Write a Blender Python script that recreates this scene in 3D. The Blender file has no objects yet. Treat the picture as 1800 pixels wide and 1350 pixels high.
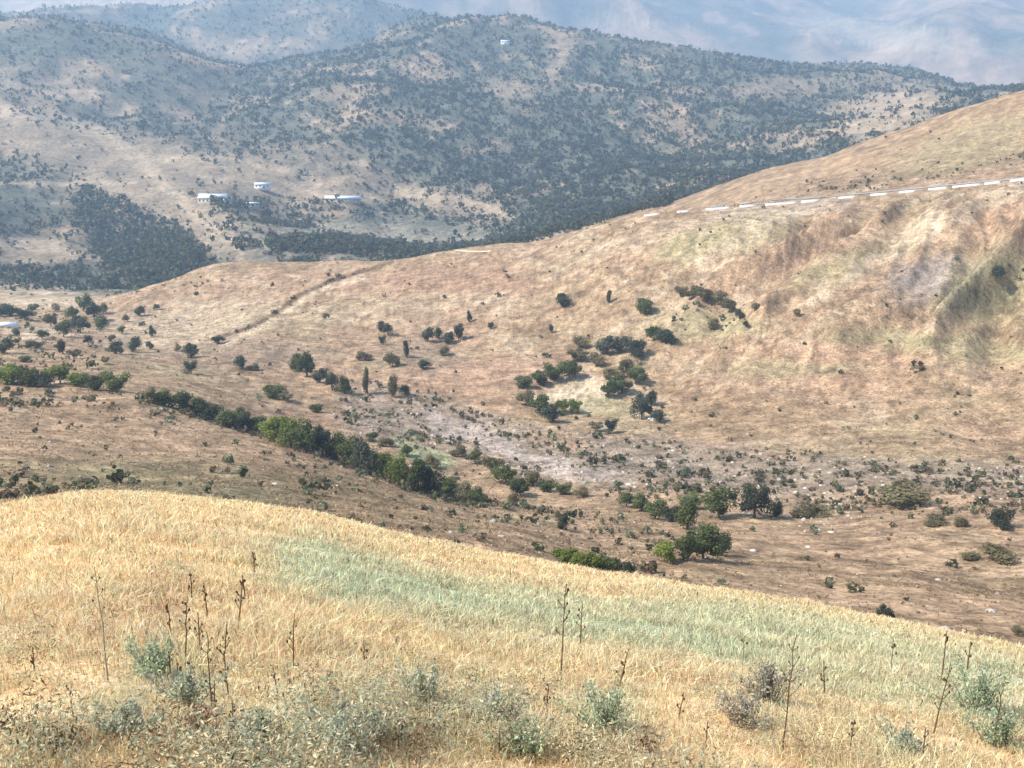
import bpy, math, random
import numpy as np

R = math.radians
scene = bpy.context.scene
col = scene.collection
random.seed(7)
rng = np.random.default_rng(7)

# ------------------------------------------------------------------ camera
F = 1930.0                    # focal length in pixels of an 1800 px wide frame
PITCH = R(-15.2)
CAMZ = 1.7
cam_d = bpy.data.cameras.new('camera')
cam = bpy.data.objects.new('camera', cam_d)
col.objects.link(cam)
cam_d.sensor_width = 36.0
cam_d.lens = 36.0 * F / 1800.0
cam_d.clip_start = 0.1
cam_d.clip_end = 60000
cam.location = (0, 0, CAMZ)
cam.rotation_euler = (R(90) + PITCH, 0, 0)
scene.camera = cam
scene.render.resolution_x = 1024
scene.render.resolution_y = 768

# ------------------------------------------------------------------ light
SUN_EL, SUN_AZ = R(47), R(-106)      # azimuth clockwise from +Y: from the left, a little behind the camera
world = bpy.data.worlds.new('World')
scene.world = world
world.use_nodes = True
wn = world.node_tree
sky = wn.nodes.new('ShaderNodeTexSky')
sky.sky_type = 'NISHITA'
sky.sun_disc = False
sky.sun_elevation = SUN_EL
sky.sun_rotation = SUN_AZ
sky.altitude = 900
sky.air_density = 1.0
sky.dust_density = 1.2
bg = wn.nodes['Background']
bg.inputs['Strength'].default_value = 0.13
wn.links.new(sky.outputs[0], bg.inputs[0])

sun_d = bpy.data.lights.new('sun', 'SUN')
sun_d.energy = 5.0
sun_d.angle = R(0.5)
sun_d.color = (1.0, 0.94, 0.84)
sun = bpy.data.objects.new('sun', sun_d)
col.objects.link(sun)
sx, sy, sz = math.sin(SUN_AZ) * math.cos(SUN_EL), math.cos(SUN_AZ) * math.cos(SUN_EL), math.sin(SUN_EL)
from mathutils import Vector
sun.rotation_euler = Vector((sx, sy, sz)).to_track_quat('Z', 'Y').to_euler()

scene.view_settings.view_transform = 'Standard'
scene.view_settings.look = 'None'
scene.view_settings.exposure = 1.0
scene.view_settings.gamma = 1.0
scene.cycles.volume_bounces = 1
scene.cycles.transparent_max_bounces = 8

# ------------------------------------------------------------------ noise
_P = np.random.default_rng(3).permutation(256)
_P = np.concatenate([_P, _P, _P])
_G = np.array([[math.cos(a), math.sin(a)] for a in np.linspace(0, 2 * math.pi, 256, endpoint=False)])


def perlin(x, y):
    xi = np.floor(x).astype(int); yi = np.floor(y).astype(int)
    xf = x - xi; yf = y - yi
    xi &= 255; yi &= 255
    u = xf * xf * xf * (xf * (xf * 6 - 15) + 10)
    v = yf * yf * yf * (yf * (yf * 6 - 15) + 10)

    def g(ix, iy, dx, dy):
        h = _P[_P[ix & 255] + (iy & 255)]
        return _G[h, 0] * dx + _G[h, 1] * dy
    a = g(xi, yi, xf, yf); b = g(xi + 1, yi, xf - 1, yf)
    c = g(xi, yi + 1, xf, yf - 1); d = g(xi + 1, yi + 1, xf - 1, yf - 1)
    return ((a + u * (b - a)) + v * ((c + u * (d - c)) - (a + u * (b - a)))) * 1.5


def fbm(x, y, octs=4, gain=.5):
    s = 0; a = 1
    for i in range(octs):
        s = s + a * perlin(x * 2 ** i + 17.3 * i, y * 2 ** i - 9.1 * i)
        a *= gain
    return s


def sstep(a, b, x):
    t = np.clip((x - a) / (b - a), 0, 1)
    return t * t * (3 - 2 * t)


# ------------------------------------------------------------------ direction <-> bearing
CP, SP = math.cos(PITCH), math.sin(PITCH)


def pix_dir(px, py):
    """bearing and tangent of elevation of a line of sight"""
    a = (np.asarray(px, float) - 900) / F; b = (675 - np.asarray(py, float)) / F
    dx = a; dy = CP - b * SP; dz = SP + b * CP
    return np.arctan2(dx, dy), dz / np.hypot(dx, dy)


def world_pix(x, y, z):
    z = z - CAMZ
    d = y * CP + z * SP
    d = np.where(d > 1e-3, d, 1e-3)
    return 900 + F * x / d, 675 - F * (-y * SP + z * CP) / d


# ------------------------------------------------------------------ terrain: surveyed ridge and valley lines
# each line: (frame x, frame y, distance in metres)
C1 = [(-300, 960, 30), (0, 893, 32), (100, 874, 33), (200, 868, 34), (350, 880, 34), (560, 905, 34), (700, 942, 33), (830, 968, 33),
      (970, 995, 32), (1200, 1030, 31), (1450, 1072, 30), (1650, 1110, 29), (1800, 1140, 28), (2100, 1210, 26)]
LINES = [
    # dip behind the crest of the near slope
    [(x, y + 90, r * 2.0) for x, y, r in C1],
    # far foot: comes back into view just over the crest
    [(x, y + 22, r * 3.6) for x, y, r in C1],
    # lower slope, half way to the stream
    [(-300, 800, 215), (0, 800, 205), (300, 830, 190), (600, 872, 175), (900, 935, 160), (1050, 985, 150), (1200, 985, 150), (1350, 985, 165), (1500, 990, 170), (1800, 1000, 175), (2100, 1000, 180)],
    # stream line
    [(-300, 665, 330), (0, 672, 330), (120, 680, 322), (240, 695, 312), (450, 757, 285), (620, 820, 255), (800, 882, 232), (1000, 898, 222), (1200, 918, 212), (1400, 915, 220), (1600, 900, 228), (1800, 895, 235), (2100, 890, 240)],
    # foot of opposite hill
    [(-300, 625, 430), (0, 630, 430), (240, 645, 410), (450, 690, 370), (620, 730, 345), (800, 775, 320), (1000, 790, 305), (1200, 800, 300), (1400, 800, 300), (1800, 830, 300), (2100, 830, 300)],
    # middle of opposite hill
    [(-300, 565, 620), (0, 570, 610), (240, 590, 550), (450, 590, 500), (620, 600, 480), (800, 610, 460), (1000, 620, 440), (1200, 610, 430), (1400, 600, 420), (1600, 590, 420), (1800, 590, 420), (2100, 580, 420)],
    # top of opposite hill (road along it on the right)
    [(-300, 540, 720), (0, 542, 720), (120, 535, 720), (180, 530, 720), (300, 512, 720), (370, 482, 700), (480, 466, 690), (620, 458, 670), (760, 447, 650), (870, 437, 630), (950, 425, 620), (1020, 407, 610), (1130, 377, 600), (1250, 366, 600), (1400, 354, 600), (1560, 340, 590), (1800, 316, 580), (2100, 280, 570)],
    # hollow behind it
    [(-300, 528, 840), (0, 528, 840), (180, 522, 840), (370, 520, 830), (620, 500, 800), (870, 480, 780), (1130, 410, 740), (1250, 372, 700), (1400, 340, 690), (1560, 318, 680), (1800, 290, 670), (2100, 250, 670)],
    # second spur on the right, lowland on the left
    [(-300, 500, 1000), (0, 500, 1000), (200, 490, 980), (370, 455, 960), (620, 450, 960), (870, 440, 950), (1050, 395, 920), (1180, 362, 900), (1250, 335, 890), (1330, 308, 880), (1420, 284, 870), (1520, 252, 860), (1640, 217, 850), (1720, 194, 840), (1800, 168, 840), (2100, 90, 840)],
    # floor of the side valley
    [(-300, 430, 1200), (0, 430, 1200), (200, 440, 1180), (370, 425, 1160), (620, 430, 1160), (870, 435, 1160), (1130, 400, 1150), (1250, 370, 1150), (1400, 340, 1150), (1640, 290, 1150), (1800, 250, 1150), (2100, 200, 1150)],
    # terrace with the white buildings
    [(-300, 330, 1480), (0, 330, 1480), (200, 340, 1450), (400, 350, 1400), (620, 352, 1380), (870, 365, 1380), (1130, 340, 1400), (1400, 270, 1450), (1640, 230, 1500), (1800, 210, 1500), (2100, 180, 1500)],
    # mid wooded hill
    [(-300, 170, 1950), (0, 175, 1950), (200, 190, 1900), (400, 205, 1850), (620, 190, 1800), (870, 200, 1800), (1130, 200, 1850), (1400, 190, 1900), (1640, 190, 1950), (1800, 195, 1950), (2100, 190, 1950)],
    # wooded ridge
    [(-300, 60, 2500), (0, 44, 2500), (60, 36, 2500), (120, 40, 2500), (200, 54, 2500), (280, 74, 2450), (340, 102, 2400), (400, 132, 2350), (455, 146, 2350), (510, 128, 2400), (570, 98, 2450), (650, 74, 2450), (750, 52, 2450), (850, 52, 2450), (960, 74, 2400), (1060, 95, 2400), (1180, 113, 2400), (1300, 122, 2450), (1500, 128, 2550), (1650, 150, 2600), (1720, 178, 2600), (1800, 190, 2600), (2100, 190, 2600)],
    # hollow behind the wooded ridge
    [(-300, 130, 2900), (0, 120, 2900), (340, 170, 2850), (455, 195, 2800), (570, 160, 2850), (850, 130, 2900), (1180, 170, 2900), (1500, 180, 2900), (1800, 200, 2900), (2100, 200, 2900)],
    # bluer ridge beyond
    [(-300, 50, 3600), (0, 30, 3600), (100, 12, 3600), (200, 24, 3600), (300, 30, 3600), (400, 12, 3600), (480, 0, 3600), (560, -6, 3600), (640, 4, 3600), (720, 26, 3600), (800, 50, 3600), (900, 78, 3600), (1000, 105, 3600), (1200, 140, 3600), (1500, 165, 3600), (1800, 170, 3600), (2100, 170, 3600)],
    # valley beyond
    [(-300, 110, 4100), (0, 100, 4100), (340, 90, 4100), (560, 60, 4100), (850, 120, 4100), (1180, 170, 4100), (1500, 190, 4100), (1800, 200, 4100), (2100, 200, 4100)],
    # far spurs
    [(-300, 20, 4800), (0, 40, 4800), (200, 20, 4800), (400, 0, 4800), (600, 20, 4800), (800, 20, 4800), (1000, 40, 4800), (1200, 85, 4800), (1350, 80, 4800), (1500, 100, 4800), (1650, 100, 4800), (1800, 110, 4800), (2100, 120, 4800)],
    [(-300, -60, 5900), (400, -60, 5900), (900, -40, 5900), (1150, 5, 5900), (1350, 25, 5900), (1550, 40, 5900), (1800, 45, 5900), (2100, 50, 5900)],
    [(-300, -220, 7400), (900, -220, 7400), (1500, -180, 7400), (2100, -180, 7400)],
    [(-300, -190, 9000), (900, -190, 9000), (2100, -190, 9000)],
]
PG = np.radians(np.linspace(-80, 80, 1601))


def line_tab(pts, sm):
    a = np.array(pts, float)
    ph, t = pix_dir(a[:, 0], a[:, 1])
    T = np.interp(PG, ph, t); L = np.interp(PG, ph, np.log(a[:, 2]))
    k = np.exp(-0.5 * (np.arange(-40, 41) / (sm * 10)) ** 2); k /= k.sum()
    f = lambda v: np.convolve(np.pad(v, 40, mode='edge'), k, mode='valid')
    return f(T), f(L)


C1T, C1L = line_tab(C1, .5)
tabs = [line_tab(l, .55) for l in LINES]
KT = np.array([t for t, _ in tabs]); KL = np.array([l for _, l in tabs])


def base_T(ph, r):
    """tangent of elevation of the ground seen from the camera (ph, r same shape, 1-D)"""
    pos = (ph - PG[0]) / (PG[1] - PG[0])
    i = np.clip(pos.astype(int), 0, len(PG) - 2); f = pos - i
    tc = C1T[i] * (1 - f) + C1T[i + 1] * f
    rc = np.exp(C1L[i] * (1 - f) + C1L[i + 1] * f)
    s0 = -tc - 1.5 * CAMZ / rc
    near = -CAMZ / r - s0 - CAMZ * r ** 2 / (2 * rc ** 3)
    # hermite through the lines
    T = KT[:, i] * (1 - f) + KT[:, i + 1] * f
    L = KL[:, i] * (1 - f) + KL[:, i + 1] * f
    lr = np.log(r)
    T = np.vstack([tc[None], T]); L = np.vstack([np.log(rc)[None], L])
    d = (T[1:] - T[:-1]) / (L[1:] - L[:-1])
    m = np.zeros_like(T)
    same = d[1:] * d[:-1] > 0
    m[1:-1] = np.where(same, 2 * d[1:] * d[:-1] / np.where(same, d[1:] + d[:-1], 1), 0)
    m[-1] = d[-1]
    out = np.where(lr < L[0], near, T[-1])
    for k in range(len(T) - 1):
        w = L[k + 1] - L[k]; s = np.clip((lr - L[k]) / w, 0, 1)
        v = ((1 + 2 * s) * (1 - s) ** 2 * T[k] + s * (1 - s) ** 2 * w * m[k]
             + s * s * (3 - 2 * s) * T[k + 1] + s * s * (s - 1) * w * m[k + 1])
        out = np.where((lr >= L[k]) & (lr < L[k + 1]), v, out)
    return out


def relief(x, y, r):
    z = 0
    for lam, amp in ((900, 46), (430, 24), (210, 11), (100, 4.6), (48, 2.0), (22, .85), (10, .38), (4.5, .16), (2, .07)):
        w = sstep(lam * 1.5, lam * 4.5, r) * (1 - sstep(lam * 45, lam * 90, r))
        n = perlin(x / lam + lam * .37, y / lam - lam * .21)
        rid = 1 - 2.2 * np.abs(perlin(x / lam * 1.1 + 3.1, y / lam * .8 + 1.7))        # eroded gullies
        z = z + w * amp * (0.55 * n + 0.45 * rid * (.5 if lam > 300 else 1))
    a = (x * .80 - y * .60) + 14 * perlin(x / 60, y / 60); b = x * .60 + y * .80
    st = (1 - 2 * np.abs(perlin(a / 34, b / 190))) * 9.5 + (1 - 2 * np.abs(perlin(a / 13 + 7, b / 80))) * 3.0
    z = z + st * sstep(350, 430, r) * (1 - .93 * sstep(500, 572, r)) * (1 - sstep(700, 800, r)) * sstep(20, 120, x) * 1.4
    for lam, amp in ((1500, 150), (640, 62)):
        n = 1 - 2 * np.abs(perlin(x / lam + 2.7, y / (lam * 1.7) + 8.1))
        z = z + sstep(4000, 4800, r) * amp * n
    for lam, amp in ((330, 26), (120, 9)):
        z = z + sstep(950, 1250, r) * (1 - sstep(2300, 2900, r) * .3) * (1 - sstep(3700, 4300, r)) * amp * (1 - 2 * np.abs(perlin(x / lam + 5.7, y / (lam * 1.6) + 1.1)))
    return z * 0.85


phf = np.radians(np.linspace(-31, 31, 960))
phc = np.radians(np.array([34, 37, 40, 44, 48, 53, 58, 64, 70, 76.]))
PH = np.concatenate([-phc[::-1], phf, phc])
RR = np.exp(np.linspace(math.log(0.6), math.log(9000), 1080))
GP, GR = np.meshgrid(PH, RR)
gx = GR * np.sin(GP); gy = GR * np.cos(GP)
gT = base_T(GP.ravel(), GR.ravel()).reshape(GP.shape)
rel = relief(gx, gy, GR)
_bx, _by = world_pix(gx, gy, CAMZ + gT * GR)
_road = np.interp(_bx, [1050, 1130, 1250, 1400, 1560, 1700, 1830], [408, 383, 371, 357, 343, 329, 315])
bench = np.exp(-((_by - _road) / 24) ** 4) * ((GR > 480) & (GR < 700)) * sstep(1040, 1090, _bx)
gz = CAMZ + gT * GR + rel * sstep(25, 60, GR) * (1 - .97 * bench)
gz += (0.05 * fbm(gx / 1.3, gy / 1.3, 3) + .10 * perlin(gx / 5, gy / 5)) * sstep(1, 5, GR) * (1 - sstep(22, 40, GR) * .6)
GT = (gz - CAMZ) / GR
NR, NC = GP.shape


def ground(x, y):
    x = np.asarray(x, float); y = np.asarray(y, float)
    r = np.hypot(x, y); p = np.arctan2(x, y)
    j = np.clip(np.searchsorted(PH, p) - 1, 0, NC - 2)
    fi = np.clip((np.log(r) - math.log(RR[0])) / (math.log(RR[1] / RR[0])), 0, NR - 1.001)
    i = fi.astype(int); fi = fi - i
    fj = (p - PH[j]) / (PH[j + 1] - PH[j])
    return (gz[i, j] * (1 - fi) * (1 - fj) + gz[i + 1, j] * fi * (1 - fj) + gz[i, j + 1] * (1 - fi) * fj + gz[i + 1, j + 1] * fi * fj)


GMAX = np.maximum.accumulate(GT, axis=0)


def spot(px, py, rmin=0.0):
    """the place on the ground seen at a point of the photograph"""
    p, t = pix_dir(px, py)
    p = float(p); t = float(t)
    j = min(max(int(np.searchsorted(PH, p)) - 1, 0), NC - 2)
    c = GT[:, j]
    ok = np.nonzero((c >= t) & (RR >= max(rmin, 2)))[0]
    i = int(ok[0]) if len(ok) else NR - 2
    r = RR[i]
    if i > 0 and c[i] > t > c[i - 1]:
        r = RR[i - 1] + (RR[i] - RR[i - 1]) * (t - c[i - 1]) / (c[i] - c[i - 1])
    x = r * math.sin(p); y = r * math.cos(p)
    return x, y, float(ground(x, y)), r


# ------------------------------------------------------------------ ground cover colour (real albedo)
def blob(px, py, cx, cy, rx, ry, rot=0.0, soft=.5):
    a = R(rot); dx = px - cx; dy = py - cy
    u = (dx * math.cos(a) + dy * math.sin(a)) / rx; v = (-dx * math.sin(a) + dy * math.cos(a)) / ry
    return 1 - sstep(1 - soft, 1 + soft, np.sqrt(u * u + v * v))


def seg(px, py, pts, w):
    best = np.full(px.shape, 1e9)
    for (x0, y0), (x1, y1) in zip(pts[:-1], pts[1:]):
        t = np.clip(((px - x0) * (x1 - x0) + (py - y0) * (y1 - y0)) / ((x1 - x0) ** 2 + (y1 - y0) ** 2), 0, 1)
        best = np.minimum(best, np.hypot(px - x0 - t * (x1 - x0), py - y0 - t * (y1 - y0)))
    return 1 - sstep(w * .5, w * 1.4, best)


STRAW = np.array([.76, .535, .305]); SAGE = np.array([.45, .465, .30]); RUST = np.array([.25, .15, .085])
TAN = np.array([.37, .245, .148]); PALE = np.array([.56, .43, .285]); BROWN = np.array([.235, .155, .088]); OLIVE = np.array([.20, .17, .09])
PINK = np.array([.39, .24, .150]); GREY = np.array([.32, .245, .175]); SCRUB = np.array([.085, .095, .060]); LILAC = np.array([.335, .265, .215])
GREEN = np.array([.32, .32, .17])


def cover(x, y, z, r, fine=True):
    px, py = world_pix(x, y, z)
    wx = px + 26 * fbm(x / 14 + 5, y / 14, 3) * sstep(60, 150, r) + 40 * fbm(x / 2.5, y / 2.5, 3) * (1 - sstep(30, 60, r))
    wy = py + 12 * fbm(x / 14 - 5, y / 14 + 9, 3) * sstep(60, 150, r) + 22 * fbm(x / 2.5 + 30, y / 2.5, 3) * (1 - sstep(30, 60, r))
    c = np.empty(x.shape + (3,))
    c[:] = STRAW

    def mix(col_, m):
        m = np.clip(m, 0, 1)[..., None]
        c[:] = c * (1 - m) + np.asarray(col_) * m
    near = 1 - sstep(44, 52, r)
    # near slope
    n1 = fbm(x / 3.0, y / 3.0, 4)
    mix(STRAW * .86, near * sstep(.0, .6, n1) * .7)
    mix(PALE, near * sstep(.1, .7, -n1) * .45)
    gb = seg(wx, wy, [(530, 985), (640, 1035), (800, 1068), (960, 1092), (1150, 1105), (1320, 1130), (1500, 1150), (1660, 1180), (1830, 1215)], 54)
    gb = np.maximum(gb, .8 * seg(wx, wy, [(1180, 1065), (1400, 1100), (1600, 1140), (1830, 1190)], 26))
    gb = np.maximum(gb, .85 * blob(wx, wy, 1740, 1230, 60, 60))
    gb = np.maximum(gb, .75 * seg(wx, wy, [(1330, 1170), (1520, 1205), (1680, 1235), (1830, 1265)], 42))
    for b in ((275, 1165, 45, 50), (330, 1215, 60, 45), (480, 1270, 50, 50), (610, 1265, 70, 60), (745, 1250, 45, 80), (880, 1260, 60, 55), (1065, 1260, 55, 70), (1350, 1215, 50, 60), (200, 1240, 70, 40), (560, 1000, 40, 40), (1590, 1330, 60, 40)):
        gb = np.maximum(gb, .75 * blob(wx, wy, *b, 0, .6))
    mix(SAGE, near * gb * np.clip(.9 + .6 * n1, 0, 1))
    rb = np.zeros_like(px)
    for b in ((350, 1290, 50, 35), (110, 1290, 90, 28), (20, 1275, 40, 22), (1140, 1320, 55, 26), (620, 1335, 80, 20), (300, 1050, 40, 60)):
        rb = np.maximum(rb, blob(wx, wy, *b, 0, .6))
    mix(RUST, near * rb * .55)
    # lower slope on this side of the valley
    m = sstep(44, 52, r) * (1 - sstep(5.55, 5.7, np.log(r)))
    mix(TAN * 1.12, sstep(44, 52, r))
    n2 = fbm(x / 22, y / 22, 4); n3 = fbm(x / 6, y / 6, 3); nl = fbm(x / 60, y / 9, 3)
    far_ok = sstep(44, 52, r)
    low = far_ok * (1 - sstep(200, 240, r))
    mix(OLIVE * 1.5, low * sstep(.0, .7, n2) * .6)
    mix(TAN * 1.2, low * blob(wx, wy, 250, 740, 330, 60, 8) * .8)
    mix(OLIVE * 1.25, low * blob(wx, wy, 330, 850, 420, 38, 3) * .8)
    mix(BROWN * 1.15, low * blob(wx, wy, 620, 880, 210, 60, 22) * .65)
    mix(TAN * 1.3, low * blob(wx, wy, 1550, 1010, 420, 120, 5) * .6)
    mix(TAN * 1.15, low * sstep(.15, .7, nl) * .7)
    mix(BROWN * 1.2, low * sstep(.25, .8, -nl + .3 * n3) * .45)
    tz = fbm(z / 1.1 + .6 * perlin(x / 25, y / 25) + 40, x / 60 + y / 90, 3)
    tm = low * sstep(1050, 1300, px)
    mix(BROWN * 1.05, tm * sstep(.1, .5, tz) * .75)
    mix(TAN * 1.12, tm * sstep(.1, .5, -tz) * .5)
    mix(BROWN * 1.2, low * (1 - sstep(1050, 1300, px)) * sstep(.2, .7, tz) * .45)
    # opposite hill
    hill = sstep(235, 275, r)
    mix(TAN * 1.12, hill)
    n4 = fbm(x / 70, y / 70, 4)
    mix(PINK * 1.05, hill * sstep(-.1, .6, n4) * .45)
    mix(OLIVE * 1.75, hill * sstep(.05, .7, -n4) * .35)
    sa = (x * .80 - y * .60) + 14 * perlin(x / 60, y / 60); sb = x * .60 + y * .80
    n8 = fbm(sa / 12, sb / 90, 3); rt = hill * sstep(-60, 60, x) * sstep(350, 430, r)
    mix(PALE * 1.0, rt * sstep(.1, .6, n8) * .6)
    mix(BROWN * 1.2, rt * sstep(.05, .55, -n8) * .65)
    n9 = fbm(x / 40, sb * 0 + y / 7, 3)
    mix(BROWN * 1.45, hill * (1 - sstep(-60, 60, x) * .5) * sstep(.2, .7, n9) * .45)
    mix(BROWN * 1.25, hill * sstep(.25, .8, n2) * .5)
    tz2 = fbm(z / 2.2 + .8 * perlin(x / 40, y / 40) + 40, x / 110 + y / 150, 3)
    mix(BROWN * 1.15, hill * sstep(.1, .5, tz2) * .62)
    mix(PALE * .95, hill * sstep(.2, .6, -tz2) * .3)
    mix(GREY * 1.3, hill * seg(wx, wy, [(1250, 376), (1360, 368), (1480, 358)], 10) * .8)
    # vegetated and bare patches with a shape of their own
    mix(GREY * 1.05, hill * seg(wx, wy, [(640, 720), (800, 750), (960, 820), (1120, 850), (1300, 880), (1480, 895)], 48) * .8)
    mix(GREY * 1.0, hill * seg(wx, wy, [(1050, 790), (1300, 825), (1550, 845), (1830, 855)], 38) * .85)
    mix(PALE * 1.0, hill * seg(wx, py, [(1250, 862), (1400, 880), (1500, 892)], 7) * .7)
    mix(PALE * 1.0, hill * seg(px, py, [(1540, 828), (1680, 838), (1830, 852)], 3) * .8)
    mix(LILAC * 1.35, hill * seg(wx, wy, [(760, 735), (860, 775), (940, 808), (1010, 835), (1110, 852)], 17) * .9)
    mix(PALE * 1.1, hill * blob(wx, wy, 1030, 690, 80, 26, -8, .3) * .95)
    mix(GREEN * 1.1, hill * blob(wx, wy, 740, 800, 62, 18, 20, .4) * .9)
    mix(GREEN * 1.1, hill * blob(wx, wy, 1060, 715, 50, 16, 0) * .5)
    mix(PINK * .93, hill * blob(wx, wy, 800, 495, 150, 32, 0) * .85)
    mix(PALE * 1.0, hill * blob(wx, wy, 1170, 410, 200, 16, -14) * .4)
    mix(OLIVE * 1.9, hill * blob(wx, wy, 1270, 420, 120, 30, -14) * .75)
    mix(OLIVE * 1.7, hill * blob(wx, wy, 1500, 460, 110, 22, -20) * .6)
    mix(LILAC, hill * blob(wx, wy, 1640, 492, 80, 38, -10) * .95)
    mix(OLIVE * 1.6, hill * blob(wx, wy, 1750, 500, 95, 62, -20) * .85)
    mix(OLIVE * 1.7, hill * blob(wx, wy, 1650, 610, 200, 26, 5) * .7)
    mix(GREEN * .85, hill * blob(wx, wy, 1380, 648, 150, 14, 0) * .35)
    mix(BROWN * 1.45, hill * blob(wx, wy, 1330, 730, 150, 38, 0) * .7)
    mix(OLIVE * 1.8, hill * blob(wx, wy, 1250, 570, 90, 28, 0) * .7)
    mix(PALE * 1.0, hill * np.maximum(blob(wx, wy, 70, 528, 110, 13, 0, .3), blob(wx, wy, 60, 585, 60, 10, 0, .4)) * .85)
    mix(GREY * .85, hill * blob(wx, wy, 440, 620, 150, 26, 0) * .5)
    mix(PALE * .92, hill * blob(wx, wy, 330, 570, 160, 42, -8) * .6)
    mix(PINK * 1.12, hill * blob(wx, wy, 830, 655, 150, 26, -6) * .8)
    mix(PINK * 1.1, hill * blob(wx, wy, 1500, 620, 160, 14, 4) * .7)
    mix(PALE * .9, hill * blob(wx, wy, 700, 540, 220, 20, -4) * .4)
    mix(GREY * .8, hill * blob(wx, wy, 740, 620, 70, 40, 0) * .4)
    mix(PALE * .95, hill * seg(wx, wy, [(1230, 470), (1330, 400), (1420, 370)], 12) * .6)
    mix(PALE * .95, hill * seg(wx, wy, [(1420, 530), (1520, 470), (1650, 390), (1800, 330)], 16) * .6)
    mix(BROWN * .75, hill * seg(px, py, [(375, 596), (420, 582), (455, 568), (495, 543), (530, 516), (575, 496), (625, 481), (690, 461)], 3.6) * .97)
    mix(PALE * 1.05, hill * seg(px, py, [(400, 604), (455, 577), (500, 552), (540, 522), (580, 504), (640, 488)], 4.5) * .7)
    mix(BROWN * 1.2, hill * seg(px, py, [(450, 556), (560, 551), (650, 554), (700, 552)], 2.4) * .7)
    # spur behind the road
    sp = sstep(640, 670, r)
    mix(BROWN * 1.6, sp * (px > 1000) * .75)
    mix(TAN * 1.0, sp * (px > 1100) * sstep(.1, .6, n8) * .6)
    mix(BROWN * .9, sp * (px > 1100) * seg(wx, wy, [(1440, 330), (1560, 318), (1700, 296), (1830, 275)], 12) * .7)
    mix(OLIVE * 1.6, sp * blob(wx, wy, 1700, 260, 130, 40, -20) * .5)
    c *= (1 - .15 * far_ok)[..., None]
    # lowland and wooded hills
    wd = sstep(760, 830, r) * np.where(px > 1000, sstep(940, 1000, r), 1)
    mix(np.array([.155, .128, .088]), wd)
    n5 = fbm(x / 160, y / 160, 4); n6 = fbm(x / 45, y / 45, 3)
    mix(np.array([.32, .235, .15]), wd * sstep(.15, .6, n5) * .7)
    mix(np.array([.11, .112, .080]), wd * sstep(-.35, .15, -n5 + .25 * sstep(560, 800, px)) * .85)
    mix(np.array([.42, .30, .20]), wd * sstep(.45, .8, n6 + .4 * n5) * .6)
    for b, w, k in (((40, 525, 150, 16), 1.1, 0), ((160, 260, 260, 38, 8), .8, 0), ((280, 330, 220, 60, 12), .8, 0), ((330, 400, 170, 22, 28), .8, 0), ((520, 290, 160, 40, 0), .5, 0),
                    ((780, 355, 110, 24, 12), .9, 0), ((560, 340, 150, 16, 0), .8, 0), ((985, 105, 60, 14, -60), .9, 0), ((890, 158, 50, 20, 10), .9, 0), ((1380, 155, 100, 16, -5), .9, 0),
                    ((1570, 200, 90, 45, -20), .95, 0), ((1600, 150, 120, 20, 10), .6, 0), ((60, 160, 90, 40, 20), .6, 0), ((450, 400, 170, 30, 5), .5, 0), ((100, 600, 120, 50), .9, 0)):
        mix(np.array([.37, .275, .18]) * w if w > .9 else np.array([.28, .21, .14]), wd * blob(wx, wy, *(b if len(b) == 5 else b + (0,)), .6) * min(w, 1))
    mix(np.array([.28, .24, .17]), wd * blob(wx, wy, 650, 420, 240, 30, 0) * .7)
    wy2 = py + 5 * fbm(x / 60, y / 60, 2)
    for sg, w_, k_ in (([(0, 195), (110, 212), (190, 240), (250, 288), (330, 360), (400, 428)], 13, .8), ([(0, 322), (120, 323), (240, 319)], 2.5, .9), ([(0, 150), (120, 170), (260, 215)], 6, .5),
                       ([(390, 215), (430, 178), (470, 175)], 7, .6), ([(420, 335), (520, 325), (560, 345), (700, 350)], 5, .7), ([(700, 335), (800, 352), (900, 378)], 7, .7), ([(250, 290), (360, 270), (450, 280), (560, 320)], 8, .6),
                       ([(0, 425), (60, 425), (110, 440)], 9, .8), ([(395, 385), (415, 430), (430, 470)], 8, .6)):
        mix(np.array([.38, .285, .19]), wd * seg(px, wy2, sg, w_) * k_)
    # far mountains: bare pale folds and scrub
    fm = sstep(3800, 4000, r)
    mix(np.array([.14, .13, .10]), fm)
    n7 = .6 * fbm(x / 420, y / 900, 4) + .5 * (1 - 2 * np.abs(perlin(x / 640 + 2.7, y / 1090 + 8.1)))
    mix(np.array([.36, .245, .16]), fm * sstep(-.1, .6, n7) * .75)
    mix(np.array([.09, .11, .085]), fm * sstep(.0, .6, -n7) * .8)
    ng = fbm(x / 190, y / 260, 3)
    mix(np.array([.08, .10, .08]), fm * sstep(.1, .5, ng) * .6)
    mix(np.array([.46, .32, .22]), fm * sstep(.25, .6, -ng) * .5)
    mix(np.array([.48, .335, .225]), fm * blob(wx, wy, 1150, 70, 130, 34, 12) * .6)
    mix(np.array([.45, .35, .25]), fm * blob(wx, wy, 1560, 62, 170, 22, 8) * .6)
    mix(np.array([.45, .35, .25]), fm * blob(wx, wy, 150, 10, 160, 16, 0) * .8)
    if fine:
        v = 1 + .36 * fbm(x / 9, y / 9, 3) * far_ok * (1 - sstep(900, 1400, r)) + .22 * fbm(x / 2.5, y / 2.5, 2) * far_ok * (r < 700)
        c *= np.clip(v, .5, 1.5)[..., None]
        # shrubby specks
        sk = sstep(.42, .75, fbm(x / 3.6, y / 3.6, 2) + .55 * fbm(x / 30 + 9, y / 30, 2) - .08)
        c[:] = c * (1 - (sk * far_ok * (r < 640) * .55)[..., None]) + (BROWN * .62) * (sk * far_ok * (r < 640) * .55)[..., None]
    return np.clip(c, 0.01, .85)


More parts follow.
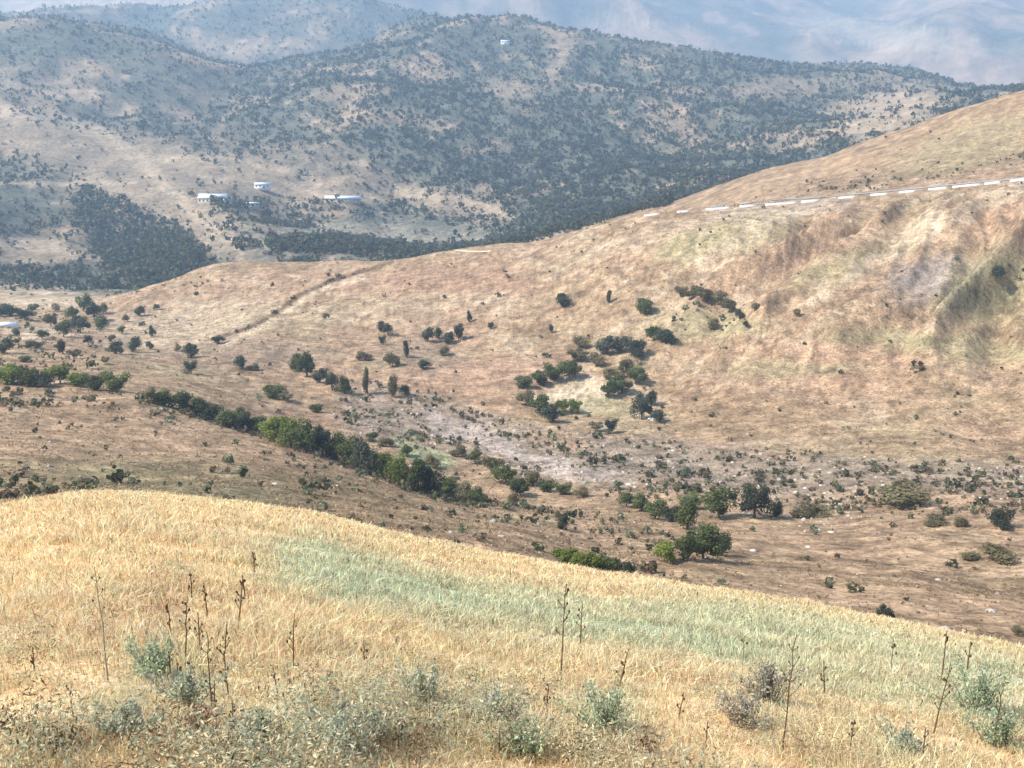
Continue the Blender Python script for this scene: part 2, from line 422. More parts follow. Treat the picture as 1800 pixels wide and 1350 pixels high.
# ------------------------------------------------------------------ mesh helper
def make_mesh(name, V, quads=None, tris=None, colr=None, smooth=False):
    me = bpy.data.meshes.new(name)
    V = np.asarray(V, np.float32)
    nq = 0 if quads is None else len(quads); nt = 0 if tris is None else len(tris)
    idx = []
    if nq: idx.append(np.asarray(quads).ravel())
    if nt: idx.append(np.asarray(tris).ravel())
    idx = np.concatenate(idx).astype(np.int32)
    ls = np.concatenate([np.arange(nq) * 4, nq * 4 + np.arange(nt) * 3]).astype(np.int32)
    me.vertices.add(len(V)); me.vertices.foreach_set('co', V.ravel())
    me.loops.add(len(idx)); me.loops.foreach_set('vertex_index', idx)
    me.polygons.add(nq + nt); me.polygons.foreach_set('loop_start', ls)
    try:
        me.polygons.foreach_set('loop_total', np.concatenate([np.full(nq, 4), np.full(nt, 3)]).astype(np.int32))
    except Exception:
        pass
    me.update(calc_edges=True)
    if smooth:
        me.polygons.foreach_set('use_smooth', np.ones(nq + nt, bool))
    if colr is not None:
        a = me.color_attributes.new('Cd', 'FLOAT_COLOR', 'POINT')
        c = np.ones((len(V), 4), np.float32); c[:, :3] = colr
        a.data.foreach_set('color', c.ravel())
    return me


def link(name, me, mat=None, parent=None):
    o = bpy.data.objects.new(name, me); col.objects.link(o)
    if mat: me.materials.clear(); me.materials.append(mat)
    if parent: o.parent = parent
    return o


def tag(o, label=None, cat=None, group=None, kind=None):
    if label: o['label'] = label
    if cat: o['category'] = cat
    if group: o['group'] = group
    if kind: o['kind'] = kind
    return o


# ------------------------------------------------------------------ materials
def nodes(name):
    m = bpy.data.materials.new(name); m.use_nodes = True
    nt = m.node_tree
    return m, nt, nt.nodes['Principled BSDF']


def simple(name, c, rough=.8, scale=8.0, amt=.25, trans=0):
    m, nt, b = nodes(name)
    tc = nt.nodes.new('ShaderNodeTexCoord'); n = nt.nodes.new('ShaderNodeTexNoise'); n.inputs['Scale'].default_value = scale
    nt.links.new(tc.outputs['Object'], n.inputs['Vector'])
    r = nt.nodes.new('ShaderNodeMapRange'); r.inputs[3].default_value = 1 - amt; r.inputs[4].default_value = 1 + amt
    r.inputs[1].default_value = .25; r.inputs[2].default_value = .75
    nt.links.new(n.outputs[0], r.inputs[0])
    v = nt.nodes.new('ShaderNodeVectorMath'); v.operation = 'SCALE'; v.inputs[0].default_value = c
    nt.links.new(r.outputs[0], v.inputs['Scale'])
    nt.links.new(v.outputs[0], b.inputs['Base Color'])
    b.inputs['Roughness'].default_value = rough
    b.inputs['Specular IOR Level'].default_value = .2
    return m


def cover_mat(name, s1, s2, bump, amt=.3):
    m, nt, b = nodes(name)
    L = nt.links.new
    at = nt.nodes.new('ShaderNodeAttribute'); at.attribute_name = 'Cd'
    tc = nt.nodes.new('ShaderNodeTexCoord')
    n = nt.nodes.new('ShaderNodeTexNoise'); n.inputs['Scale'].default_value = s1; n.inputs['Detail'].default_value = 5; n.inputs['Roughness'].default_value = .7
    n2 = nt.nodes.new('ShaderNodeTexNoise'); n2.inputs['Scale'].default_value = s2; n2.inputs['Detail'].default_value = 3
    L(tc.outputs['Object'], n.inputs['Vector']); L(tc.outputs['Object'], n2.inputs['Vector'])
    r = nt.nodes.new('ShaderNodeMapRange'); r.inputs[1].default_value = .3; r.inputs[2].default_value = .7
    r.inputs[3].default_value = 1 - amt; r.inputs[4].default_value = 1 + amt
    L(n.outputs[0], r.inputs[0])
    r2 = nt.nodes.new('ShaderNodeMapRange'); r2.inputs[1].default_value = .3; r2.inputs[2].default_value = .7
    r2.inputs[3].default_value = 1 - amt * .6; r2.inputs[4].default_value = 1 + amt * .6
    L(n2.outputs[0], r2.inputs[0])
    mu = nt.nodes.new('ShaderNodeMath'); mu.operation = 'MULTIPLY'; L(r.outputs[0], mu.inputs[0]); L(r2.outputs[0], mu.inputs[1])
    v = nt.nodes.new('ShaderNodeVectorMath'); v.operation = 'SCALE'
    L(at.outputs['Color'], v.inputs[0]); L(mu.outputs[0], v.inputs['Scale'])
    L(v.outputs[0], b.inputs['Base Color'])
    b.inputs['Roughness'].default_value = 1.0; b.inputs['Specular IOR Level'].default_value = 0.05
    bp = nt.nodes.new('ShaderNodeBump'); bp.inputs['Strength'].default_value = .8; bp.inputs['Distance'].default_value = bump
    L(n.outputs[0], bp.inputs['Height']); L(bp.outputs[0], b.inputs['Normal'])
    return m


def leaf_mat(name, c1, c2, attr=False):
    """leaves vary leaf by leaf between two greens, with light passing through them"""
    m = bpy.data.materials.new(name); m.use_nodes = True
    nt = m.node_tree; nt.nodes.clear(); L = nt.links.new
    out = nt.nodes.new('ShaderNodeOutputMaterial'); d = nt.nodes.new('ShaderNodeBsdfDiffuse'); t = nt.nodes.new('ShaderNodeBsdfTranslucent')
    mx = nt.nodes.new('ShaderNodeMixShader'); mx.inputs[0].default_value = .42
    at = nt.nodes.new('ShaderNodeAttribute'); at.attribute_name = 'Cd'
    if attr:
        cs = at.outputs['Color']
    else:
        oi = nt.nodes.new('ShaderNodeObjectInfo')
        mc = nt.nodes.new('ShaderNodeMix'); mc.data_type = 'RGBA'
        mc.inputs[6].default_value = (*c1, 1); mc.inputs[7].default_value = (*c2, 1)
        sep = nt.nodes.new('ShaderNodeSeparateColor'); L(at.outputs['Color'], sep.inputs[0])
        L(sep.outputs[0], mc.inputs[0])
        r = nt.nodes.new('ShaderNodeMapRange'); r.inputs[3].default_value = .75; r.inputs[4].default_value = 1.25
        L(oi.outputs['Random'], r.inputs[0])
        v = nt.nodes.new('ShaderNodeVectorMath'); v.operation = 'SCALE'
        L(mc.outputs[2], v.inputs[0]); L(r.outputs[0], v.inputs['Scale'])
        cs = v.outputs[0]
    L(cs, d.inputs[0]); L(cs, t.inputs[0]); L(d.outputs[0], mx.inputs[1]); L(t.outputs[0], mx.inputs[2]); L(mx.outputs[0], out.inputs[0])
    return m


M_NEAR = cover_mat('dry_turf', 9, 40, .03, .35)
M_MID = cover_mat('dry_hillside', 1.1, .3, .55, .55)
M_WOOD = cover_mat('hazy_hillside', .22, .05, 2.5, .45)
M_FAR = cover_mat('far_mountain', .02, .006, 14, .25)
M_BARK = simple('bark', (.13, .095, .065), .9, 5)
LEAF = {
    'g': leaf_mat('dark_green_leaves', (.045, .062, .026), (.19, .21, .085)),
    'b': leaf_mat('bright_green_leaves', (.075, .105, .024), (.28, .31, .085)),
    'o': leaf_mat('olive_brown_leaves', (.10, .088, .045), (.30, .255, .14)),
    'n': leaf_mat('blue_dark_leaves', (.032, .040, .028), (.125, .135, .088)),
}

# ------------------------------------------------------------------ terrain sheets
gcol = cover(gx, gy, gz, GR)


def sheet(name, r0, r1, mat):
    i0 = int(np.searchsorted(RR, r0)); i1 = int(np.searchsorted(RR, r1)); i1 = min(i1, NR - 1)
    V = np.stack([gx[i0:i1 + 1], gy[i0:i1 + 1], gz[i0:i1 + 1]], -1).reshape(-1, 3)
    n = i1 - i0 + 1
    a = (np.arange(n - 1)[:, None] * NC + np.arange(NC - 1)[None]).ravel()
    q = np.stack([a, a + 1, a + NC + 1, a + NC], 1)
    me = make_mesh(name, V, q, None, gcol[i0:i1 + 1].reshape(-1, 3), True)
    o = link(name, me, mat); tag(o, kind='structure')
    return o


sheet('foreground_slope', .6, 58, M_NEAR)
sheet('valley_ground', 58, 270, M_MID)
sheet('hillside', 270, 800, M_MID)
sheet('wooded_hills', 800, 3950, M_WOOD)
sheet('far_mountains', 3950, 9000, M_FAR)

# ground behind and beside the camera
ang = np.radians(np.linspace(76, 284, 60)); rad = np.array([.6, 3, 10, 30, 80, 250, 900])
AA, RA = np.meshgrid(ang, rad)
xe = RA * np.sin(AA); ye = RA * np.cos(AA)
zl = ground(RA * math.sin(PH[-1] - .001), RA * math.cos(PH[-1] - .001)); zr = ground(RA * math.sin(PH[0] + .001), RA * math.cos(PH[0] + .001))
k = (AA - ang[0]) / (ang[-1] - ang[0])
ze = zl * (1 - k) + zr * k + np.sin(k * math.pi) * RA * .45
cb = np.tile(STRAW * .9, (AA.size, 1))
a = (np.arange(len(rad) - 1)[:, None] * 60 + np.arange(59)[None]).ravel()
tag(link('slope_above', make_mesh('slope_above', np.stack([xe, ye, ze], -1).reshape(-1, 3), np.stack([a, a + 1, a + 61, a + 60], 1), None, cb, True), M_NEAR), kind='structure')

# ------------------------------------------------------------------ haze
hz = bpy.data.meshes.new('haze')
x0, x1, y0, y1, z0, z1 = -9200, 9200, -1200, 9300, float(gz.min()) - 1, float(max(gz.max(), ze.max())) + 10
hv = [(x, y, z) for x in (x0, x1) for y in (y0, y1) for z in (z0, z1)]
hz.from_pydata(hv, [], [(0, 1, 3, 2), (4, 6, 7, 5), (0, 4, 5, 1), (2, 3, 7, 6), (0, 2, 6, 4), (1, 5, 7, 3)])
mh = bpy.data.materials.new('haze'); mh.use_nodes = True
mh.node_tree.nodes.clear()
vo = mh.node_tree.nodes.new('ShaderNodeOutputMaterial'); pv = mh.node_tree.nodes.new('ShaderNodeVolumePrincipled')
pv.inputs['Color'].default_value = (.50, .73, 1.0, 1)
pv.inputs['Density'].default_value = 1.95e-4
pv.inputs['Anisotropy'].default_value = 0.2
mh.node_tree.links.new(pv.outputs[0], vo.inputs['Volume'])
ho = link('haze', hz, mh); tag(ho, kind='stuff', label='thin blue haze filling the valley air', cat='haze')
print('terrain done', z0, z1)


# ------------------------------------------------------------------ trees
def crown_mesh(seed, kind='round', leaves=900, leaf=.30):
    """unit-ish crown: 1 m wide radius .5, height 1, built of leaf clumps; origin at the base of the crown box"""
    g = np.random.default_rng(seed)
    nl = {'round': 9, 'tall': 8, 'low': 10}[kind]
    C = []; S = []
    for i in range(nl):
        a = g.uniform(0, 2 * math.pi); d = g.uniform(.05, .36)
        if kind == 'tall': d *= .7
        z = g.uniform(.22, .78)
        C.append((d * math.cos(a), d * math.sin(a), z)); S.append(g.uniform(.10, .25) * (1 if z < .6 else .85))
    C.append((0, 0, .5)); S.append(.26)
    C = np.array(C); S = np.array(S)
    n = leaves; k = g.integers(0, len(C), n)
    d = g.normal(size=(n, 3)); d /= np.linalg.norm(d, axis=1)[:, None]
    rr = S[k] * g.uniform(.5, 1.25, n)
    P = C[k] + d * rr[:, None] * np.array([1, 1, 1.05])
    P[:, 2] = np.clip(P[:, 2], 0.03, 1.1)
    nrm = d + g.normal(size=(n, 3)) * .55 + np.array([0, 0, .25]); nrm /= np.linalg.norm(nrm, axis=1)[:, None]
    u = np.cross(nrm, g.normal(size=(n, 3))); u /= np.linalg.norm(u, axis=1)[:, None]
    v = np.cross(nrm, u)
    s = leaf * .14 * g.uniform(.6, 1.5, n)[:, None]
    V = np.stack([P - u * s, P + v * s * .7, P + u * s, P - v * s * .7], 1).reshape(-1, 3)
    q = np.arange(n * 4).reshape(-1, 4)
    shade = np.repeat(np.clip(g.beta(1.6, 1.6, n) * .8 + .4 * g.uniform(0, 1, len(C))[k], 0, 1), 4)
    return make_mesh('crown', V, q, None, np.stack([shade] * 3, 1))


def trunk_mesh(seed, limbs=4):
    g = random.Random(seed); V = []; Q = []

    def tube(p0, p1, r0, r1, bend=.04):
        base = len(V)
        ns = 4
        for i in range(ns + 1):
            t = i / ns
            c = Vector(p0).lerp(Vector(p1), t) + Vector((g.uniform(-bend, bend), g.uniform(-bend, bend), 0)) * (1 if 0 < i < ns else 0)
            r = r0 + (r1 - r0) * t
            for a in range(6):
                V.append((c.x + r * math.cos(a * math.pi / 3), c.y + r * math.sin(a * math.pi / 3), c.z))
        for i in range(ns):
            for a in range(6):
                b = base + i * 6; n = (a + 1) % 6
                Q.append((b + a, b + n, b + 6 + n, b + 6 + a))
    tube((0, 0, -.12), (0.01, 0, .42), .040, .024)
    for i in range(limbs):
        a = i * 2 * math.pi / limbs + g.uniform(-.5, .5); d = g.uniform(.18, .3)
        tube((0, 0, g.uniform(.2, .4)), (d * math.cos(a), d * math.sin(a), g.uniform(.5, .8)), .020, .006)
    return make_mesh('trunk', np.array(V), np.array(Q), None, None, True)


CROWN = {}
for ti, tone in enumerate('gbon'):
    for ki, kind in enumerate(('round', 'tall', 'low')):
        for v in range(3):
            me = crown_mesh(100 * ti + 10 * ki + v, kind, 2600, .22)
            me.materials.append(LEAF[tone]); CROWN[tone, kind, v] = me
TRUNK = [trunk_mesh(s, 4) for s in range(4)]
for m_ in TRUNK: m_.materials.append(M_BARK)

# (frame x, frame y of the base, height, width in frame units, tone)
ROWS = {
 'stream_left': ('along the stream at the far left of the valley', 'trees along the stream at the left edge', [
    (12, 674, 34, 48, 'b'), (48, 678, 32, 44, 'g'), (78, 680, 22, 30, 'n'), (106, 674, 30, 40, 'b'), (136, 678, 26, 34, 'b'), (172, 686, 28, 36, 'g'), (205, 689, 32, 44, 'g')]),
 'hedge': ('in the dense hedge down the valley', 'trees of the dense hedge along the stream', [
    (262, 706, 24, 30, 'o'), (288, 712, 28, 34, 'g'), (316, 720, 30, 36, 'g'), (345, 729, 30, 36, 'g'), (373, 740, 30, 36, 'n'), (400, 750, 32, 38, 'g'), (427, 757, 36, 38, 'n'), (452, 762, 32, 36, 'g'),
    (482, 776, 44, 44, 'b'), (511, 786, 48, 46, 'b'), (540, 796, 52, 46, 'g'), (567, 799, 46, 42, 'n'), (592, 808, 46, 40, 'g'), (617, 822, 56, 46, 'g'), (646, 834, 58, 48, 'n'), (672, 840, 46, 42, 'b'),
    (701, 852, 50, 42, 'b'), (728, 862, 54, 44, 'g'), (757, 869, 56, 46, 'n'), (786, 872, 36, 40, 'g'), (813, 882, 34, 38, 'o'), (842, 889, 30, 36, 'g')]),
 'meadow': ('beside the pale green meadow behind the hedge', 'shrubs round the pale green meadow', [
    (715, 802, 24, 22, 'g'), (680, 785, 20, 30, 'o'), (655, 775, 18, 28, 'g'), (760, 822, 24, 30, 'o'), (735, 830, 26, 30, 'g')]),
 'middle': ('on the near edge of the grey rocky ground', 'shrubs on the edge of the rocky ground', [
    (805, 802, 22, 28, 'o'), (835, 815, 26, 32, 'g'), (864, 832, 34, 40, 'o'), (888, 850, 38, 38, 'g'), (910, 872, 38, 38, 'g'), (937, 853, 28, 36, 'o'), (962, 864, 26, 34, 'g'), (992, 869, 22, 34, 'g'), (1022, 874, 20, 30, 'o')]),
 'gully': ('in the gully where the two streams meet', 'trees in the gully', [
    (1102, 892, 28, 36, 'g'), (1128, 898, 30, 36, 'g'), (1152, 912, 38, 42, 'g'), (1182, 918, 34, 36, 'n'), (1207, 930, 60, 46, 'g'), (1215, 895, 28, 40, 'g'), (1172, 990, 40, 44, 'b'), (1200, 985, 46, 44, 'g'), (1236, 982, 66, 66, 'g'), (1262, 975, 44, 34, 'n')]),
 'crest': ('half hidden behind the grassy crest', 'bushes behind the crest', [
    (998, 1008, 48, 50, 'b'), (1032, 1014, 48, 50, 'b'), (1066, 1018, 48, 50, 'g'), (1096, 1020, 42, 44, 'n')]),
 'terrace': ('on the valley floor to the right of the gully', 'trees on the valley floor', [
    (1264, 912, 50, 58, 'g'), (1325, 910, 56, 46, 'n'), (1366, 908, 30, 26, 'n'), (1412, 910, 26, 42, 'o'), (1442, 909, 18, 36, 'o'), (1580, 892, 34, 90, 'o'), (1690, 926, 18, 22, 'o'), (1640, 922, 16, 40, 'o'), (1757, 926, 28, 46, 'n'), (1752, 986, 24, 60, 'o'), (1556, 1092, 26, 28, 'n'), (1705, 985, 14, 30, 'o'), (1790, 1118, 14, 30, 'o'), (990, 930, 32, 26, 'n'), (905, 888, 20, 24, 'o')]),
 'field': ('round the pale dry field on the opposite hill', 'trees round the pale field', [
    (922, 682, 26, 34, 'g'), (948, 676, 26, 36, 'g'), (974, 669, 30, 38, 'g'), (1001, 665, 36, 40, 'g'), (925, 712, 28, 34, 'o'), (948, 728, 40, 40, 'g'), (972, 742, 38, 40, 'n'), (990, 727, 26, 30, 'b'), (1012, 726, 26, 28, 'b'),
    (1070, 700, 36, 32, 'g'), (1093, 692, 36, 40, 'g'), (1118, 674, 32, 38, 'g'), (1072, 668, 24, 30, 'o'), (1100, 655, 28, 30, 'o')]),
 'grove': ('in the bluish grove above the pale field', 'trees of the grove above the pale field', [
    (1066, 622, 36, 42, 'n'), (1092, 618, 30, 34, 'n'), (1118, 628, 32, 40, 'n'), (1020, 612, 22, 34, 'o'), (1048, 645, 26, 34, 'o'), (1150, 598, 28, 30, 'g'), (1170, 604, 26, 36, 'n'), (1020, 634, 20, 40, 'o')]),
 'dark': ('by the pale boulder below the grove', 'dark bushes by the pale boulder', [
    (1128, 738, 46, 36, 'n'), (1146, 712, 30, 26, 'n'), (1160, 742, 26, 30, 'n'), (1074, 762, 26, 26, 'n'), (1050, 758, 16, 28, 'o')]),
 'upper': ('high on the dry opposite hillside', 'lone trees high on the opposite hill', [
    (988, 540, 28, 32, 'n'), (1070, 533, 24, 14, 'n'), (1130, 550, 30, 40, 'g'), (1196, 522, 20, 26, 'o'), (1218, 524, 22, 30, 'o'), (1240, 530, 26, 30, 'o'), (1262, 536, 26, 28, 'o'), (1282, 550, 26, 26, 'o'), (1300, 562, 18, 18, 'n'), (1312, 574, 12, 12, 'n'), (1326, 548, 16, 16, 'o'), (1400, 556, 14, 14, 'o'), (1254, 578, 20, 26, 'o'), (1752, 487, 18, 32, 'n'), (825, 566, 22, 12, 'n'), (863, 578, 14, 12, 'n'), (969, 586, 18, 12, 'n')]),
 'slope': ('on the dry slope left of the pale field', 'shrubs on the dry slope', [
    (752, 600, 28, 22, 'n'), (770, 596, 24, 18, 'g'), (790, 604, 24, 26, 'n'), (806, 598, 28, 22, 'n'), (782, 625, 18, 24, 'o'), (668, 582, 18, 20, 'n'), (682, 590, 22, 18, 'n'), (672, 606, 16, 14, 'n'), (714, 628, 34, 16, 'n'), (690, 645, 26, 30, 'o'), (640, 634, 18, 26, 'o'), (745, 648, 16, 24, 'n')]),
 'lower': ('above the bend of the hedge', 'trees above the bend of the hedge', [
    (520, 652, 34, 22, 'g'), (540, 662, 44, 36, 'g'), (562, 672, 28, 26, 'n'), (584, 686, 32, 26, 'n'), (606, 692, 36, 26, 'g'), (645, 692, 46, 16, 'o'), (690, 697, 40, 22, 'o'), (712, 694, 18, 22, 'n'), (480, 700, 28, 46, 'g'), (506, 706, 18, 26, 'o'), (555, 725, 18, 28, 'g')]),
 'track': ('near the foot of the diagonal track', 'trees near the diagonal track', [
    (336, 628, 28, 26, 'n'), (336, 656, 22, 24, 'n'), (426, 648, 26, 24, 'n'), (446, 650, 12, 20, 'o'), (384, 604, 14, 20, 'n'), (246, 555, 18, 18, 'n'), (276, 545, 10, 10, 'n'), (268, 591, 20, 14, 'n'), (224, 566, 12, 14, 'o'), (205, 622, 22, 28, 'n'), (234, 618, 26, 24, 'n'), (264, 614, 14, 14, 'n'), (312, 618, 14, 14, 'o')]),
 'village': ('among the pale plots at the left edge', 'trees among the pale plots', [
    (148, 548, 30, 26, 'g'), (166, 562, 28, 26, 'n'), (178, 582, 26, 22, 'g'), (142, 585, 28, 30, 'n'), (112, 592, 28, 26, 'g'), (90, 574, 22, 22, 'o'), (110, 622, 28, 20, 'n'), (8, 622, 28, 24, 'n'), (14, 556, 20, 46, 'n'), (46, 562, 18, 26, 'n'), (60, 612, 14, 26, 'o'), (155, 606, 16, 14, 'n'), (30, 590, 14, 18, 'g'), (75, 596, 16, 20, 'g'), (128, 560, 22, 20, 'g'), (196, 600, 12, 14, 'o'), (98, 548, 14, 18, 'o'), (60, 545, 12, 18, 'g'), (28, 606, 12, 16, 'o'), (182, 552, 18, 18, 'g'), (135, 630, 14, 18, 'o'), (45, 636, 12, 20, 'g'), (185, 640, 12, 16, 'o'), (215, 586, 12, 14, 'g')]),
}
TONE = {'g': 'dark green', 'b': 'bright green', 'o': 'olive brown', 'n': 'very dark'}
ORD = ['first', 'second', 'third', 'fourth', 'fifth', 'sixth', 'seventh', 'eighth', 'ninth', 'tenth', 'eleventh', 'twelfth', 'thirteenth', 'fourteenth', 'fifteenth', 'sixteenth', 'seventeenth', 'eighteenth', 'nineteenth', 'twentieth']


def place_tree(px, py, h, w, tone, name, label, group):
    x, y, z, r = spot(px, py, 50)
    k_ = 1.08 if label.split()[-1] in ('valley', 'meet', 'gully', 'floor', 'crest') else 1.0
    H = h * r / F * 1.12 * k_; W = w * r / F * 1.2 * k_
    root = bpy.data.objects.new(name, None); col.objects.link(root)
    root.location = (x, y, z - .05); root.rotation_euler = (0, 0, random.uniform(0, 6.28))
    root.empty_display_size = .5
    kind = 'tall' if h > w * 1.3 else ('low' if w > h * 1.2 else 'round')
    tag(root, label, 'shrub' if name == 'shrub' else 'tree', group)
    cr = link('crown', CROWN[tone, kind, random.randrange(3)], None, root)
    cr.scale = (W * 1.05, W * 1.05, H)
    tr = link('trunk', TRUNK[random.randrange(4)], None, root)
    tr.scale = (H, H, H)
    return root


for key, (where, group, L_) in ROWS.items():
    order = sorted(range(len(L_)), key=lambda i: L_[i][0])
    kinds = [(('shrub' if L_[i][2] < 27 else 'tree'), L_[i][4]) for i in range(len(L_))]
    cnt = {}
    for i in order:
        px, py, h, w, tone = L_[i]
        name = kinds[i][0]; m_ = kinds.count(kinds[i]); n = cnt[kinds[i]] = cnt.get(kinds[i], 0) + 1
        if m_ == 1:
            lab = f"the only {TONE[tone]} {name} {where}"
        else:
            pos = 'leftmost' if n == 1 else ('rightmost' if n == m_ else ORD[n - 1])
            lab = f"{pos} {TONE[tone]} {name} {where}" if pos in ('leftmost', 'rightmost') else f"{pos} {TONE[tone]} {name} from left {where}"
        place_tree(px, py, h, w, tone, name, lab, group)
print('trees', sum(len(v[2]) for v in ROWS.values()))


# ------------------------------------------------------------------ woodland (uncountable far wood)
def merged_plants(name, X, Y, Z, H, W, C, nl, mat, seed=1, up=.3, leafk=.34, lowest=.08, thin=.8):
    g = np.random.default_rng(seed)
    n = len(X)
    d = g.normal(size=(n, nl, 3)); d /= np.linalg.norm(d, axis=2)[..., None]
    rad = g.uniform(.45, 1.0, (n, nl))
    lump = 1 + .35 * np.sin(d[..., 0] * 5 + g.uniform(0, 6, (n, 1))) * np.cos(d[..., 1] * 4 + g.uniform(0, 6, (n, 1)))
    P = d * (rad * lump)[..., None]
    cx = X[:, None] + P[..., 0] * W[:, None] * .5
    cy = Y[:, None] + P[..., 1] * W[:, None] * .5
    cz = Z[:, None] + (P[..., 2] * .5 + .55) * H[:, None]
    cz = np.maximum(cz, Z[:, None] + lowest * H[:, None])
    ctr = np.stack([cx, cy, cz], -1)
    nm = d + g.normal(size=d.shape) * .5; nm[..., 2] += up; nm /= np.linalg.norm(nm, axis=2)[..., None]
    u = np.cross(nm, g.normal(size=d.shape)); u /= np.linalg.norm(u, axis=2)[..., None]
    v = np.cross(nm, u)
    s = (leafk * np.minimum(W, H)[:, None] * g.uniform(.5, 1.1, (n, nl)))[..., None]
    V = np.stack([ctr - u * s, ctr + v * s * thin, ctr + u * s, ctr - v * s * thin], 2).reshape(-1, 3)
    cc = np.repeat((C[:, None, :] * g.uniform(.6, 1.4, (n, nl, 1))).reshape(-1, 3), 4, axis=0)
    me = make_mesh(name, V, np.arange(len(V)).reshape(-1, 4), None, cc)
    return link(name, me, mat)


M_LEAFA = leaf_mat('far_leaves', None, None, True)


def scatter(n, r0, r1, dens, p0=-31, p1=31, seed=1):
    g = np.random.default_rng(seed)
    p = np.radians(g.uniform(p0, p1, n)); r = np.exp(g.uniform(math.log(r0), math.log(r1), n))
    x = r * np.sin(p); y = r * np.cos(p); z = ground(x, y)
    px, py = world_pix(x, y, z)
    k = g.uniform(0, 1, n) < dens(px, py, x, y, r)
    return x[k], y[k], z[k], r[k], g


def wood_density(px, py, x, y, r):
    nb = fbm(x / 160, y / 160, 3); ns = fbm(x / 40 + 3, y / 40, 2); nc = fbm(x / 26 + 13, y / 26, 2)
    d = .66 + .25 * sstep(560, 760, px) + .5 * sstep(-.3, .35, -nb) * 1.0 - .25 * sstep(0, .5, ns)
    # open ground
    for b in ((160, 260, 260, 36, 8), (280, 325, 200, 55, 12), (330, 405, 170, 20, 28), (540, 300, 150, 34, 0), (780, 355, 110, 20, 12), (540, 335, 150, 18, 0), (985, 105, 50, 18, -60),
              (890, 158, 50, 20, 10), (1380, 152, 100, 14, -5), (1570, 200, 90, 45, -20), (650, 410, 250, 26, 0), (40, 525, 160, 18, 0), (80, 350, 120, 20, 0), (450, 470, 70, 20, 0), (60, 450, 80, 26, 0)):
        d = d * (1 - .86 * blob(px, py, *b))
    d = d * (.25 + 1.05 * sstep(-.25, .35, nc))
    d = d * (.62 + .38 * sstep(300, 700, px + (350 - py) * .5))
    # dense dark woods
    dn = np.maximum(blob(px, py, 250, 430, 130, 58, 28, .25), blob(px, py, 590, 432, 120, 16, 0, .3))
    dn = np.maximum(dn, blob(px, py, 175, 372, 48, 32, 30, .3))
    dn = np.maximum(dn, blob(px, py, 530, 388, 45, 14, 0, .3)); dn = np.maximum(dn, blob(px, py, 430, 358, 60, 10, 0, .3)); dn = np.maximum(dn, blob(px, py, 960, 400, 90, 18, -20, .4))
    d = np.maximum(d, dn * 1.0)
    d = np.where((px > 1180) & (r < 1000), 0, d)
    return np.clip(d, 0, 1)


X, Y, Z, r_, g_ = scatter(130000, 850, 3850, wood_density, seed=5)


def dense_only(px, py, x, y, r):
    d = wood_density(px, py, x, y, r)
    m = np.maximum(blob(px, py, 250, 430, 130, 58, 28, .25), blob(px, py, 175, 372, 48, 32, 30, .3))
    m = np.maximum(m, blob(px, py, 590, 432, 120, 14, 0, .3)); m = np.maximum(m, .8 * blob(px, py, 1000, 300, 420, 90, 6, .5)); m = np.maximum(m, .5 * blob(px, py, 900, 180, 500, 90, 8, .5))
    return d * m


X2, Y2, Z2, r2, _ = scatter(75000, 850, 2400, dense_only, seed=6)
X, Y, Z, r_ = (np.concatenate(t) for t in ((X, X2), (Y, Y2), (Z, Z2), (r_, r2)))
H = np.clip(g_.gamma(4, .9, len(X)), 1.5, 8.5) * (.8 + .3 * r_ / 2000); W = H * g_.uniform(.8, 1.3, len(X))
C = np.array([.085, .086, .048])[None] * g_.uniform(.55, 1.6, (len(X), 1)) * (1 + g_.normal(size=(len(X), 3)) * .1)
tag(merged_plants('woodland', X, Y, Z, H, W, np.clip(C, .01, .3), 11, M_LEAFA, 11), 'scattered dark scrub woodland covering the hazy hills behind', 'woodland', None, 'stuff')
print('wood', len(X))


def scrub_density(px, py, x, y, r):
    ns = fbm(x / 18 + 3, y / 18, 3)
    hg = seg(px, py, [(250, 700), (345, 726), (450, 756), (570, 794), (650, 828), (757, 864), (850, 886)], 12)
    d = (.014 + .07 * sstep(.15, .6, ns)) * (1 - .6 * sstep(1150, 1300, px) * (py > 880)) + .8 * seg(px, py, [(375, 598), (420, 584), (455, 570), (495, 545), (530, 518), (575, 498), (625, 483)], 3)
    d = np.maximum(d, hg)
    d = np.maximum(d, .55 * seg(px, py, [(1440, 330), (1560, 318), (1700, 296), (1830, 275)], 10))
    z1 = seg(px, py, [(640, 720), (800, 760), (1000, 810), (1200, 840), (1500, 850), (1800, 860)], 46) * (1 + .35 * sstep(1050, 1250, px))
    z1 = np.maximum(z1, seg(px, py, [(0, 700), (160, 715), (300, 740)], 14) * .8)
    z1 = np.maximum(z1, blob(px, py, 760, 710, 130, 18, 10) * .8)
    z1 = np.maximum(z1, blob(px, py, 60, 600, 120, 60) * .5)
    z1 = np.maximum(z1, blob(px, py, 1250, 560, 80, 30) * .5)
    z1 = np.maximum(z1, blob(px, py, 230, 500, 160, 18, 0) * .9)
    z1 = np.maximum(z1, blob(px, py, 40, 860, 120, 20) * .5)
    z1 = np.maximum(z1, blob(px, py, 560, 850, 60, 34, 50) * .4)
    z1 = np.maximum(z1, seg(px, py, [(850, 890), (1000, 920), (1150, 950)], 24) * .35)
    z1 = np.maximum(z1, blob(px, py, 1750, 500, 80, 50) * .25)
    d = np.maximum(d, .8 * z1 * (.28 + .72 * sstep(-.05, .4, ns)) * (1 - .85 * seg(px, py, [(760, 735), (860, 775), (940, 808), (1010, 835), (1110, 852)], 17)))
    d = d * (1 - .8 * blob(px, py, 1030, 690, 80, 24, -8, .3))
    return d * np.where(r > 640, .7, 1)


